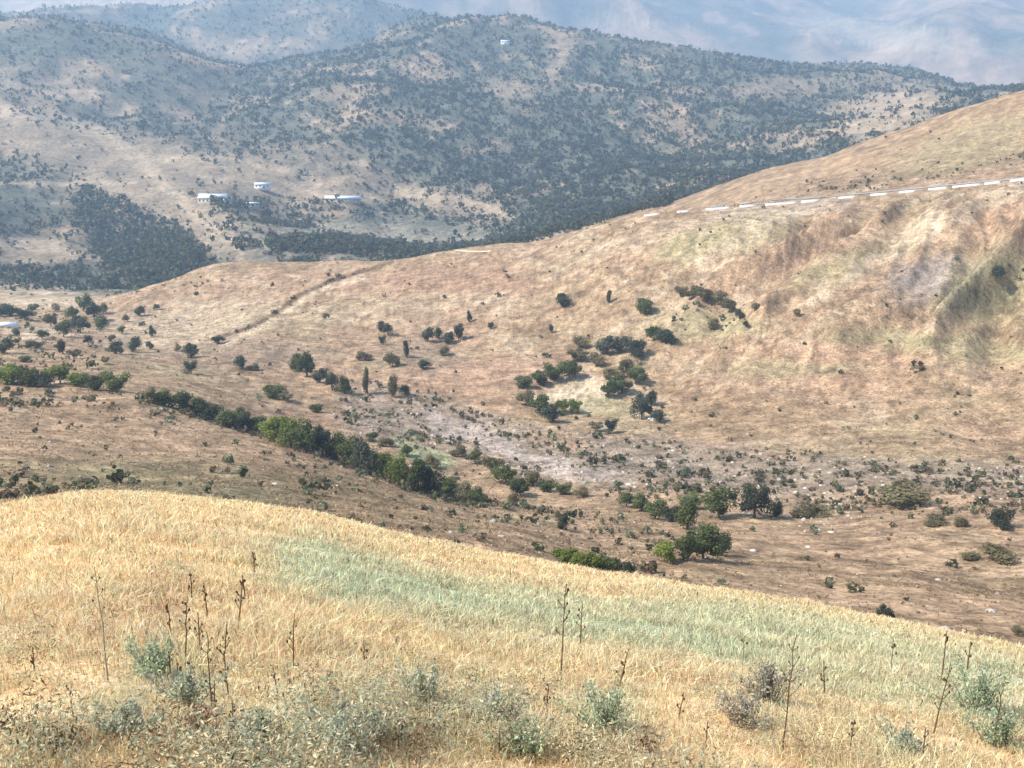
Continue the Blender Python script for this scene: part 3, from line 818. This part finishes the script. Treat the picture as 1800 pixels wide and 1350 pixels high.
X, Y, Z, r_, g_ = scatter(42000, 95, 850, scrub_density, seed=9)
H = g_.gamma(3, .22, len(X)) + .25; H *= (.7 + .3 * r_ / 300); W = H * g_.uniform(1, 1.7, len(X))
pick = g_.uniform(0, 1, (len(X), 1))
C = np.where(pick < .45, np.array([.12, .118, .066]), np.where(pick < .75, np.array([.19, .145, .09]), np.array([.17, .19, .11])))
C = C * g_.uniform(.6, 1.35, (len(X), 1))
tag(merged_plants('scrub', X, Y, Z, H, W, np.clip(C, .01, .3), 22, M_LEAFA, 12), 'low dry scrub dotted over the brown slopes and valley floor', 'scrub', None, 'stuff')
print('scrub', len(X))


# dry tufts: knee high tussocks that roughen every slope
def tuft_density(px, py, x, y, r):
    ns = fbm(x / 12 + 8, y / 12, 3)
    return np.clip(.30 + .9 * sstep(-.1, .6, ns), 0, 1) * (1 - .6 * sstep(1150, 1300, px) * (py > 900))


X, Y, Z, r_, g_ = scatter(110000, 60, 760, tuft_density, seed=19)
H = g_.uniform(.14, .42, len(X)) * (.7 + .3 * r_ / 200); W = H * g_.uniform(1.0, 2.2, len(X))
pick = g_.uniform(0, 1, (len(X), 1))
C = np.where(pick < .5, np.array([.30, .205, .125]), np.where(pick < .75, np.array([.34, .275, .17]), np.array([.52, .40, .26])))
C = C * g_.uniform(.6, 1.3, (len(X), 1))
tag(merged_plants('tussocks', X, Y, Z, H, W, np.clip(C, .01, .7), 6, M_LEAFA, 13, .3, .42, .02), 'dry brown tussocks roughening the brown slopes', 'tussocks', None, 'stuff')
print('tufts', len(X))

# rocks: small faceted stones strewn over the grey ground
def rock_field(name, n, dens, seed, size):
    X, Y, Z, r_, g = scatter(n, 95, 700, dens, seed=seed)
    n = len(X)
    ico = np.array([(0, 0, 1), (.9, 0, .4), (.28, .85, .4), (-.72, .53, .4), (-.72, -.53, .4), (.28, -.85, .4), (.7, .5, -.5), (-.3, .85, -.5), (-.9, 0, -.5), (-.3, -.85, -.5), (.7, -.5, -.5)], float)
    tri = [(0, 1, 2), (0, 2, 3), (0, 3, 4), (0, 4, 5), (0, 5, 1), (1, 6, 2), (2, 7, 3), (3, 8, 4), (4, 9, 5), (5, 10, 1), (2, 6, 7), (3, 7, 8), (4, 8, 9), (5, 9, 10), (1, 10, 6)]
    s = np.minimum(g.gamma(2.2, size, n) + .12, .75)[:, None, None]
    V = ico[None] * g.uniform(.6, 1.3, (n, 11, 1)) * s * np.array([1.2, 1, .7])
    V = V + np.stack([X, Y, Z], 1)[:, None]
    T = (np.array(tri)[None] + (np.arange(n) * 11)[:, None, None]).reshape(-1, 3)
    c = np.array([.46, .40, .34]) * g.uniform(.65, 1.25, (n, 1)) * (1 + g.normal(size=(n, 3)) * .04)
    me = make_mesh(name, V.reshape(-1, 3), None, T, np.repeat(np.clip(c, .1, .75), 11, axis=0))
    return link(name, me, M_ROCK)


M_ROCK = cover_mat('pale_rock', 2.0, .7, .1, .25)


def rock_density(px, py, x, y, r):
    z1 = seg(px, py, [(640, 720), (800, 750), (1000, 815), (1200, 850), (1480, 890)], 44)
    z1 = np.maximum(z1, .6 * seg(px, py, [(1050, 790), (1300, 825), (1550, 845), (1830, 855)], 34))
    z1 = np.maximum(z1, .4 * blob(px, py, 1640, 492, 80, 38)); z1 = np.maximum(z1, .5 * blob(px, py, 60, 560, 90, 50)); z1 = np.maximum(z1, .35 * blob(px, py, 810, 495, 120, 26))
    return z1 * .9 + .01


tag(rock_field('rocks', 9000, rock_density, 21, .13), 'pale stones strewn over the grey valley ground', 'rocks', None, 'stuff')


# ------------------------------------------------------------------ tracks, road, road barrier
def strip(name, pts, width, mat, lift=.12, rmin=240, n=60):
    P = []
    for (px, py) in pts:
        x, y, z, r = spot(px, py, rmin); P.append((x, y))
    P = np.array(P); d = np.concatenate([[0], np.cumsum(np.hypot(*np.diff(P, axis=0).T))])
    s = np.linspace(0, d[-1], n); x = np.interp(s, d, P[:, 0]); y = np.interp(s, d, P[:, 1])
    kk = np.ones(5) / 5
    x = np.convolve(np.pad(x, 2, mode='edge'), kk, 'valid'); y = np.convolve(np.pad(y, 2, mode='edge'), kk, 'valid')
    tx = np.gradient(x); ty = np.gradient(y); l = np.hypot(tx, ty); nx = -ty / l; ny = tx / l
    V = []
    m = 5
    for j in range(m):
        o = (j / (m - 1) - .5) * width
        xx = x + nx * o; yy = y + ny * o
        V.append(np.stack([xx, yy, ground(xx, yy) + lift], 1))
    V = np.array(V).transpose(1, 0, 2).reshape(-1, 3)
    a = (np.arange(n - 1)[:, None] * m + np.arange(m - 1)[None]).ravel()
    me = make_mesh(name, V, np.stack([a, a + 1, a + m + 1, a + m], 1), None, None, True)
    o = link(name, me, mat); tag(o, kind='structure')
    return x, y


M_TRACK = simple('pale_dirt', (.60, .47, .33), .95, .6, .3)
M_ROAD = simple('worn_asphalt', (.33, .29, .25), .9, .3, .2)
M_WHITE = simple('white_barrier', (.82, .81, .78), .7, .5, .08)
M_METAL = simple('grey_metal', (.35, .35, .36), .5, 3, .15)
strip('ridge_track', [(560, 463), (640, 459), (720, 453), (800, 446), (880, 440)], 2.6, M_TRACK, .2)
rx, ry = strip('road', [(1150, 375), (1250, 365), (1400, 351), (1560, 337), (1700, 323), (1830, 310)], 5, M_ROAD, .25, 240, 90)


def box_mesh(segs):
    V = []; Q = []
    for (cx, cy, cz, sx_, sy_, sz_, rot) in segs:
        b = len(V); c, s = math.cos(rot), math.sin(rot)
        for dz in (0, 1):
            for dx, dy in ((-1, -1), (1, -1), (1, 1), (-1, 1)):
                x = dx * sx_ / 2; y = dy * sy_ / 2
                V.append((cx + x * c - y * s, cy + x * s + y * c, cz + dz * sz_))
        Q += [(b, b + 3, b + 2, b + 1), (b + 4, b + 5, b + 6, b + 7)] + [(b + i, b + (i + 1) % 4, b + 4 + (i + 1) % 4, b + 4 + i) for i in range(4)]
    return np.array(V), np.array(Q)


def boxes(name, segs, mat, parent=None):
    V, Q = box_mesh(segs)
    return link(name, make_mesh(name, V, Q), mat, parent)


# the road keeps an even line along its bench
_rp = np.arange(1100, 1840, 10.0)
_rl = [404, 384, 374, 365, 351, 337, 323, 310]
_ry = np.interp(_rp, [1050, 1100, 1130, 1250, 1400, 1560, 1700, 1830], _rl) + 5
_rr = np.array([spot(a_, b_, 400)[3] for a_, b_ in zip(_rp, _ry)])
_rm = np.array([np.median(_rr[max(0, i - 9):i + 10]) for i in range(len(_rr))])
_rm = np.convolve(np.pad(_rm, 6, mode='edge'), np.ones(13) / 13, 'valid')


def on_road(px):
    p_, t_ = pix_dir(px, float(np.interp(px, _rp, _ry)))
    r_2 = float(np.interp(px, _rp, _rm))
    return r_2 * math.sin(p_), r_2 * math.cos(p_)


# white roadside barriers: frame x spans where the photograph shows them
spans = [(1132, 1160), (1190, 1212), (1240, 1284), (1300, 1330), (1345, 1402), (1408, 1440), (1474, 1503), (1530, 1560), (1580, 1608), (1632, 1664), (1674, 1722), (1730, 1758), (1775, 1812)]
ypl = lambda x: np.interp(x, [1100, 1130, 1250, 1400, 1560, 1700, 1800], [384, 374, 365, 351, 337, 323, 313])
for i, (a_, b_) in enumerate(spans):
    (x0_, y0_), (x1_, y1_) = on_road(a_), on_road(b_)
    L_ = math.hypot(x1_ - x0_, y1_ - y0_); rot = math.atan2(y1_ - y0_, x1_ - x0_)
    cx, cy = (x0_ + x1_) / 2, (y0_ + y1_) / 2
    root = bpy.data.objects.new('road_barrier', None); col.objects.link(root)
    root.location = (cx, cy, 0)
    n_ = max(4, int(L_ / 2)); tt = np.linspace(-.5, .5, n_)
    ox = tt * L_ * math.cos(rot); oy = tt * L_ * math.sin(rot); gg = ground(cx + ox, cy + oy)
    for nm, hw, lo, hi in (('wall', .15, -.6, .85), ('coping', .21, .853, 1.0)):
        V = []
        for a_n, b_z in ((-hw, lo), (hw, lo), (hw, hi), (-hw, hi)):
            V.append(np.stack([ox - math.sin(rot) * a_n, oy + math.cos(rot) * a_n, gg + b_z], 1))
        V = np.array(V).transpose(1, 0, 2).reshape(-1, 3)
        Q = [(k * 4 + e, k * 4 + (e + 1) % 4, k * 4 + 4 + (e + 1) % 4, k * 4 + 4 + e) for k in range(n_ - 1) for e in range(4)] + [(0, 3, 2, 1), (n_ * 4 - 4, n_ * 4 - 3, n_ * 4 - 2, n_ * 4 - 1)]
        link(nm, make_mesh(nm, V, np.array(Q)), M_WHITE, root)
    pos = 'leftmost' if i == 0 else ('rightmost' if i == len(spans) - 1 else (ORD[i] + ' from left'))
    tag(root, f'low white barrier beside the ridge road, {pos} in the line', 'barrier', 'white barriers along the ridge road')


# ------------------------------------------------------------------ far white buildings
M_WALL = simple('white_plaster', (.78, .77, .74), .8, .4, .08)
M_STONEW = simple('sandy_wall', (.50, .43, .34), .9, .6, .15)
M_ROOFW = simple('white_roof', (.85, .86, .88), .5, .3, .05)
M_ROOFB = simple('pale_blue_roof', (.60, .68, .74), .45, .3, .08)
M_DARK = simple('dark_opening', (.05, .055, .06), .4, 1, .1)


def building(px, py, w, d, h, rot, roofm, wallm, label, cat, name, nwin=5, pitch=.8, door=True, rmin=600):
    x, y, z, r = spot(px, py, rmin)
    root = bpy.data.objects.new(name, None); col.objects.link(root)
    cs = [(x + a * math.cos(rot) - b * math.sin(rot), y + a * math.sin(rot) + b * math.cos(rot)) for a in (-w / 2, w / 2) for b in (-d / 2, d / 2)]
    zs = [float(ground(*c)) for c in cs]
    root.location = (x, y, max(min(zs) + .3, max(zs) - 1.6)); root.rotation_euler = (0, 0, rot)
    boxes('wall', [(0, 0, -3, w, d, 3 + h, 0)], wallm, root)
    o = .5
    V = [(-w / 2 - o, -d / 2 - o, h + .003), (w / 2 + o, -d / 2 - o, h + .003), (w / 2 + o, d / 2 + o, h + .003), (-w / 2 - o, d / 2 + o, h + .003), (-w / 2 - o, 0, h + pitch), (w / 2 + o, 0, h + pitch)]
    me = make_mesh('roof', V, [(0, 1, 5, 4), (2, 3, 4, 5), (0, 3, 2, 1)], [(0, 4, 3), (1, 2, 5)])
    link('roof', me, roofm, root)
    for i in range(nwin):
        wx = -w / 2 + w * (i + .5) / nwin
        if door and i == nwin // 2:
            boxes('door', [(wx, -d / 2 - .04, 0.0, 2.2, .08, min(2.5, h * .8), 0)], M_DARK, root)
        else:
            boxes('window', [(wx, -d / 2 - .04, h * .4, min(1.6, w / nwin * .5), .08, h * .33, 0)], M_DARK, root)
    tag(root, label, cat)
    return root


building(375, 352, 30, 14, 5.5, R(-4), M_ROOFW, M_STONEW, 'long white roofed farm building, leftmost on the hazy terrace', 'building', 'farm_building', 7, 4.2)
building(397, 357, 9, 12, 3.2, R(-28), M_ROOFB, M_WALL, 'small pale blue roofed shed at the right end of the farm building', 'shed', 'shed', 3, 1.5)
building(462, 334, 18, 9, 4.2, R(2), M_ROOFW, M_WALL, 'small white house behind the farm building, highest on the terrace', 'house', 'house', 4, 1.8)
building(603, 353, 42, 10, 3.4, R(-2), M_ROOFW, M_STONEW, 'long low white roofed barn standing alone right of the terrace', 'barn', 'barn', 9, 3.0)
building(6, 574, 11, 6, 2.0, R(3), M_ROOFW, M_WALL, 'low white roofed hut among plots at the left edge', 'hut', 'hut', 3, 1.2, True, 400)
building(888, 78, 16, 10, 5, R(0), M_ROOFW, M_WALL, 'white house on the wooded ridge top', 'house', 'house', 3, 2.0, True, 1500)
building(445, 366, 0 + 14, 7, 3, R(8), M_ROOFB, M_STONEW, 'grey blue roofed shed among trees below the white houses', 'shed', 'shed', 3, 1.2)


def boulder(px, py, size, label, colr=(.60, .58, .55), rmin=95):
    x, y, z, r = spot(px, py, rmin)
    import bmesh
    bm = bmesh.new(); bmesh.ops.create_icosphere(bm, subdivisions=3, radius=1)
    g = random.Random(px)
    o1, o2 = g.uniform(0, 9), g.uniform(0, 9)
    for v in bm.verts:
        n = 1 + .28 * math.sin(v.co.x * 3 + o1) * math.cos(v.co.y * 2.6 + o2) + .12 * math.sin(v.co.z * 7 + v.co.x * 5)
        v.co = Vector((v.co.x * size * n, v.co.y * size * .7 * n, max(v.co.z, -.4) * size * .6 * n))
    me = bpy.data.meshes.new('boulder'); bm.to_mesh(me); bm.free()
    o = link('boulder', me, simple('boulder_stone', colr, .9, 2, .25)); o.location = (x, y, z + size * .2)
    tag(o, label, 'boulder')


boulder(1149, 738, 1.6, 'pale boulder between the very dark bushes below the grove')
boulder(386, 742, 1.1, 'small white boulder at the edge of the dense hedge')
boulder(1120, 728, .8, 'small pale stone left of the very dark bushes')

# ------------------------------------------------------------------ near grass
M_GRASS = leaf_mat('grass_blades', None, None, True)


def blades(X, Y, Z, Hh, Wd, C, seed, lean=.35, head=None):
    g = np.random.default_rng(seed); n = len(X)
    a = g.uniform(0, 2 * math.pi, n); b = g.uniform(0, 2 * math.pi, n)
    ln = Hh * np.abs(g.normal(0, lean, n))
    ux, uy = np.cos(a) * Wd / 2, np.sin(a) * Wd / 2
    dx, dy = np.cos(b) * ln, np.sin(b) * ln
    P0 = np.stack([X, Y, Z - .02], 1); P1 = np.stack([X + dx * .35, Y + dy * .35, Z + Hh * .6], 1); P2 = np.stack([X + dx, Y + dy, Z + Hh * (1 - .15 * ln / Hh)], 1)
    U = np.stack([ux, uy, np.zeros(n)], 1)
    k = np.ones(n)[:, None] if head is None else head[:, None]
    V = np.stack([P0 - U * .7, P0 + U * .7, P1 + U * k, P1 - U * k, P2], 1).reshape(-1, 3)
    i = np.arange(n)[:, None] * 5
    Q = i + np.array([0, 1, 2, 3]); T = i + np.array([3, 2, 4])
    cc = np.repeat(C, 5, axis=0)
    return V, Q, T, cc


NB = 620000
g = np.random.default_rng(31)
p = np.radians(g.uniform(-34, 34, NB)); r = 2.6 * (42 / 2.6) ** (g.uniform(0, 1, NB) ** .72)
# blades gather in tufts
cl = .10 * r ** .6
X = r * np.sin(p); Y = r * np.cos(p)
qx = np.round(X / cl) * cl; qy = np.round(Y / cl) * cl
jx = (np.abs(np.sin(qx * 127.1 + qy * 311.7) * 43758.5) % 1 - .5) * cl; jy = (np.abs(np.sin(qx * 269.5 + qy * 183.3) * 43758.5) % 1 - .5) * cl
kp = g.uniform(0, 1, NB)
X = np.where(kp < .6, qx + jx + g.normal(0, .22, NB) * cl, X); Y = np.where(kp < .6, qy + jy + g.normal(0, .22, NB) * cl, Y)
Z = ground(X, Y); r = np.hypot(X, Y)
_jx = X + g.normal(0, .035, NB) * r; _jy = Y + g.normal(0, .05, NB) * r
C = cover(_jx, _jy, ground(_jx, _jy), np.hypot(_jx, _jy), False)
C = np.where((np.hypot(_jx, _jy) > 40)[:, None], STRAW, C)
tall = np.clip(.8 + .5 * fbm(X / 2.2, Y / 2.2, 2), .35, 1.5)
Hh = g.uniform(.05, .18, NB) * tall * (.5 + .5 * sstep(-.45, .0, fbm(X / 1.1 + 5, Y / 1.1, 2))); Wd = .0030 * np.maximum(1, r / 5.5) * g.uniform(.6, 1.5, NB)
lum = g.gamma(9, 1 / 9, NB)[:, None]
pk = g.uniform(0, 1, (NB, 1))
C = C * 1.25 * np.clip(lum, .45, 1.7) * (1 + g.normal(size=(NB, 3)) * .05)
C = np.where(pk < .06, np.array([.30, .20, .11]) * lum, C); C = np.where(pk > .93, np.array([.74, .63, .42]) * np.clip(lum, .7, 1.1), C)
V, Q, T, cc = blades(X, Y, Z, Hh, Wd, np.clip(C, .02, .85), 32, 1.0, g.uniform(.7, 1.8, NB))
go = link('dry_grass', make_mesh('dry_grass', V, Q, T, cc), M_GRASS)
tag(go, 'golden dry grass with pale green swathes over the near slope', 'grass', None, 'stuff')
print('grass')

# small broad leaved weeds between the grass
NW = 8000
p = np.radians(g.uniform(-33, 33, NW)); r = 3.2 * (26 / 3.2) ** (g.uniform(0, 1, NW) ** 1.25)
X = r * np.sin(p); Y = r * np.cos(p); Z = ground(X, Y)
kk_ = g.uniform(0, 1, NW) < .06 + .94 * sstep(.1, .6, fbm(X / 1.3, Y / 1.3, 2) + .25 * (1 - sstep(4, 7, r)))
X, Y, Z, r = X[kk_], Y[kk_], Z[kk_], r[kk_]; NW = len(X)
H = g.uniform(.07, .22, NW) * (1 + .7 * (1 - sstep(5, 9, r))); W = H * g.uniform(.8, 1.6, NW)
pk = g.uniform(0, 1, (NW, 1))
C = np.where(pk < .45, np.array([.42, .44, .30]), np.where(pk < .78, np.array([.66, .53, .32]), np.where(pk < .9, np.array([.26, .17, .10]), np.array([.16, .14, .08]))))
C = C * g.uniform(.7, 1.3, (NW, 1))
tag(merged_plants('weeds', X, Y, Z, H, W, np.clip(C, .02, .8), 90, M_GRASS, 41, .3, .055, .02, .28), 'small mixed weeds scattered between the golden grass', 'weeds', None, 'stuff')

# ------------------------------------------------------------------ near plants: dark stalks and sage bushes
M_STALK = simple('dry_stalk', (.13, .080, .045), .9, 30, .3)
M_HEAD = simple('dry_seed_head', (.10, .062, .038), .9, 40, .35)
M_STALKG = simple('grey_stalk', (.27, .25, .17), .9, 30, .3)


def tube_pts(V, Q, pts, rads, ns=5):
    base = len(V)
    for (c, r) in zip(pts, rads):
        for a in range(ns):
            V.append((c[0] + r * math.cos(a * 2 * math.pi / ns), c[1] + r * math.sin(a * 2 * math.pi / ns), c[2]))
    for i in range(len(pts) - 1):
        for a in range(ns):
            b = base + i * ns; n = (a + 1) % ns
            Q.append((b + a, b + n, b + ns + n, b + ns + a))


def stalk(px, py, hp, label, lean=0.0, branches=5, dark=True, seed=0):
    g = random.Random(px * 7 + seed)
    x, y, z, r = spot(px, py, 2.5)
    h = hp * r / F * 1.25
    root = bpy.data.objects.new('dry_stalk', None); col.objects.link(root); root.location = (x, y, z - .03)
    V = []; Q = []
    pts = []; n = 9
    for i in range(n):
        t = i / (n - 1)
        pts.append((lean * h * t + g.uniform(-.012, .012) * h * t, g.uniform(-.01, .01) * h, h * t))
    r0 = max(.005, .00092 * r)
    tube_pts(V, Q, pts, [r0 * (1 - .55 * i / (n - 1)) for i in range(n)])
    link('stem', make_mesh('stem', np.array(V), np.array(Q), None, None, True), M_STALK if dark else M_STALKG, root)
    for b in range(branches):
        t = g.uniform(.45, .98); i = int(t * (n - 1)); p0 = pts[i]
        a = g.choice([0, math.pi]) + g.uniform(-.8, .8); l = h * g.uniform(.05, .15) * (1.25 - t)
        p1 = (p0[0] + math.cos(a) * l, p0[1] + math.sin(a) * l, p0[2] + l * g.uniform(.8, 1.7))
        V = []; Q = []
        tube_pts(V, Q, [p0, ((p0[0] + p1[0]) / 2 + .1 * l * math.cos(a), (p0[1] + p1[1]) / 2, (p0[2] + p1[2]) / 2), p1], [r0 * .5, r0 * .45, r0 * .4])
        br = link('branch', make_mesh('branch', np.array(V), np.array(Q), None, None, True), M_STALK if dark else M_STALKG, root)
        V = []; Q = []
        hr = r0 * g.uniform(.8, 1.25)
        tube_pts(V, Q, [(p1[0], p1[1], p1[2] - hr), (p1[0], p1[1], p1[2] - hr * .2), (p1[0], p1[1], p1[2] + hr * .8), (p1[0], p1[1], p1[2] + hr * 2)], [hr * .3, hr, hr * .9, hr * .15], 6)
        link('seed_head', make_mesh('seed_head', np.array(V), np.array(Q), None, None, True), M_HEAD, br)
    tag(root, label, 'stalk', 'tall dry stalks on the near slope')


ST = [
    (985, 1200, 175, 'tallest dark dry stalk near the middle of the crest, in the green swathe', .03, 9),
    (1020, 1140, 85, 'thin short stalk just right of the tallest central stalk', .02, 4),
    (1375, 1325, 210, 'long straight dark stalk rising out of the green swathe right of centre', .03, 8),
    (1655, 1195, 82, 'dark stalk standing against the green swathe near the right edge', .0, 3),
    (1640, 1290, 120, 'bent branching stalk below the right edge stalk', .12, 7),
    (372, 1250, 140, 'dark stalk left of centre among reddish stems', .02, 6),
    (392, 1180, 90, 'dark headed stalk above the reddish stems on the left', .12, 7),
    (418, 1100, 85, 'slim dark stalk high on the left of the near slope', .15, 8),
    (190, 1200, 190, 'tall pale grey stalk standing alone on the far left', .0, 5),
    (515, 1175, 100, 'slim brown stalk between the left stems and the middle', .06, 4),
    (490, 1225, 60, 'crooked short brown stalk on the golden grass left of centre', -.1, 3),
    (325, 1170, 120, 'leaning brown stalk left of the dark stalks', .10, 9),
    (878, 1330, 60, 'short dark stalk at the bottom centre', .0, 2),
    (1240, 1320, 60, 'short dark stalk at the bottom right of centre', .02, 2),
    (1745, 1315, 100, 'dark stalk among green plants in the lower right corner', .03, 6),
    (1565, 1180, 55, 'small pale forked stalk in the green swathe', .0, 4),
    (1305, 1170, 55, 'small grey stalk inside the green swathe right of centre', .0, 2),
    (755, 1300, 110, 'grey brown stalk in the lower middle beside a sage bush', .02, 5),
    (1620, 1345, 70, 'short brown stalk at the bottom below the bent stalk', .0, 4),
    (350, 1330, 80, 'reddish stalk at the bottom left in the rusty patch', .02, 6),
    (1130, 1335, 60, 'reddish stalk at the bottom in the rusty patch right of centre', .02, 5),
]
ST2 = [(300, 1120, 60), (318, 1235, 80), (338, 1060, 55), (352, 1150, 75), (365, 1085, 60), (380, 1290, 100), (402, 1225, 80), (432, 1060, 50), (447, 1010, 40), (300, 1190, 50), (410, 1290, 70), (340, 1225, 70)]
for n_, (px, py, h) in enumerate(sorted(ST2)):
    ST.append((px, py, h, ('leftmost' if n_ == 0 else 'rightmost' if n_ == len(ST2) - 1 else ORD[n_] + ' from left') + ' of the slim brown stems in the loose stand left of centre', .04 * math.sin(n_ * 3), 5))
ST += [(640, 1180, 60, 'small brown stem on the golden grass below the swathe start', .03, 4), (1085, 1215, 80, 'slim leaning stem right of the tallest central stalk', .2, 6), (1450, 1230, 70, 'thin brown stem between the long stalk and the bent stalk', -.1, 5),
       (960, 1260, 70, 'thin brown stem below the tallest central stalk', .05, 5), (700, 1335, 80, 'brown stem at the bottom between two sage bushes', .04, 5), (1490, 1340, 80, 'brown stem at the bottom right of the long straight stalk', .06, 5), (1190, 1270, 60, 'short bent stem right of the sage bush at the centre', .15, 5), (130, 1260, 60, 'short brown stem at the lower left', -.05, 4), (60, 1180, 45, 'tiny brown stem at the far left in golden grass', .05, 3), (1700, 1180, 50, 'short dark stem right of the right edge stalk', .0, 3)]
for i, (px, py, h, lab, ln, br) in enumerate(ST):
    stalk(px, py, h, lab, ln, br, dark=('grey' not in lab and 'pale' not in lab), seed=i)


def plant(px, py, hp, wp, label, colr, name='sage_bush', n=1700, cat='bush', seed=0):
    x, y, z, r = spot(px, py, 2.5)
    h = 1.15 * hp * r / F; w = 1.9 * wp * r / F
    g = np.random.default_rng(int(px) + seed)
    root = bpy.data.objects.new(name, None); col.objects.link(root); root.location = (x, y, z)
    ns = 26
    V = []; Q = []; tips = []
    for s in range(ns):
        a = g.uniform(0, 6.28); d = abs(g.normal(0, .5)) * w * .5; hh = h * g.uniform(.55, 1.05)
        p0 = (math.cos(a) * d * .25, math.sin(a) * d * .25, -.03); pm = (math.cos(a) * d * .6, math.sin(a) * d * .6, hh * .5); p1 = (math.cos(a) * d, math.sin(a) * d, hh)
        tube_pts(V, Q, [p0, pm, p1], [.003 * max(1, r / 6)] * 2 + [.0015 * max(1, r / 6)], 4); tips.append((np.array(p0), np.array(pm), np.array(p1)))
    link('stems', make_mesh('stems', np.array(V), np.array(Q), None, None, True), M_STALKG, root)
    k = g.integers(0, ns, n); t = g.uniform(.15, 1.02, n)[:, None]
    A = np.array([q[0] for q in tips])[k]; B = np.array([q[1] for q in tips])[k]; Cc = np.array([q[2] for q in tips])[k]
    P = np.where(t < .5, A + (B - A) * t * 2, B + (Cc - B) * (t * 2 - 1)) + g.normal(0, 1, (n, 3)) * np.array([.035, .035, .03]) * w
    d = g.normal(size=(n, 3)) + np.array([0, 0, .8]); d /= np.linalg.norm(d, axis=1)[:, None]
    u = np.cross(d, g.normal(size=(n, 3))); u /= np.linalg.norm(u, axis=1)[:, None]
    L_ = g.uniform(.010, .026, n)[:, None] * max(1, r / 7); s = L_ * .22
    VV = np.stack([P - u * s, P + u * s, P + u * s + d * L_, P - u * s + d * L_], 1).reshape(-1, 3)
    c = np.asarray(colr) * np.clip(g.gamma(8, 1 / 8, n), .4, 1.7)[:, None] * (1 + g.normal(size=(n, 3)) * .06)
    link('leaves', make_mesh('leaves', VV, np.arange(n * 4).reshape(-1, 4), None, np.repeat(np.clip(c, .02, .7), 4, axis=0)), M_GRASS, root)
    tag(root, label, cat, 'grey green bushes on the near slope' if cat == 'bush' else 'rusty weeds on the near slope')


SG = (.46, .47, .33); SGL = (.40, .46, .29); RD = (.28, .15, .09)
for a_ in [
    (270, 1190, 62, 80, 'sage green bush on the left, highest of the left ones', SGL), (325, 1240, 60, 90, 'grey green bush just below the highest left bush', SG),
    (225, 1300, 55, 90, 'low grey green bush left of the rusty weeds', SG), (465, 1320, 75, 100, 'grey bush right of the rusty weeds at the lower left', SG),
    (590, 1330, 85, 110, 'broad grey green bush at the bottom left of centre', SG), (650, 1300, 60, 80, 'small grey bush behind the broad bottom bush', SG),
    (745, 1250, 80, 60, 'tall grey bush in the middle of the golden grass', SG), (870, 1290, 80, 100, 'grey green bush at the lower centre', SG),
    (925, 1335, 60, 70, 'pale green bush at the very bottom centre', SGL), (1060, 1290, 80, 90, 'sage bush below the tallest central stalk', SGL),
    (1350, 1235, 70, 60, 'grey lilac bush beside the long straight stalk', (.36, .34, .27)), (1310, 1280, 55, 80, 'pale grey bush left of the long straight stalk', (.40, .36, .28)),
    (1720, 1250, 70, 100, 'leafy green bush at the right in the green swathe', SGL), (1750, 1310, 60, 80, 'leafy green bush in the lower right corner', SGL),
    (1590, 1335, 50, 90, 'low sage bush at the bottom right', SG),
]:
    plant(*a_)
for a_ in [
    (350, 1300, 60, 70, 'rusty red weed at the lower left beside the grey bush', RD), (375, 1335, 50, 70, 'rusty brown weed at the bottom left below the red one', RD), (20, 1290, 36, 50, 'dark brown weed at the lower left edge', (.13, .08, .05)),
    (105, 1330, 45, 90, 'brown weed at the bottom near the left edge', (.22, .15, .08)), (1135, 1335, 42, 70, 'rusty weed at the bottom right of centre', RD),
]:
    plant(*a_, name='dry_weed', n=500, cat='weed')
print('done')
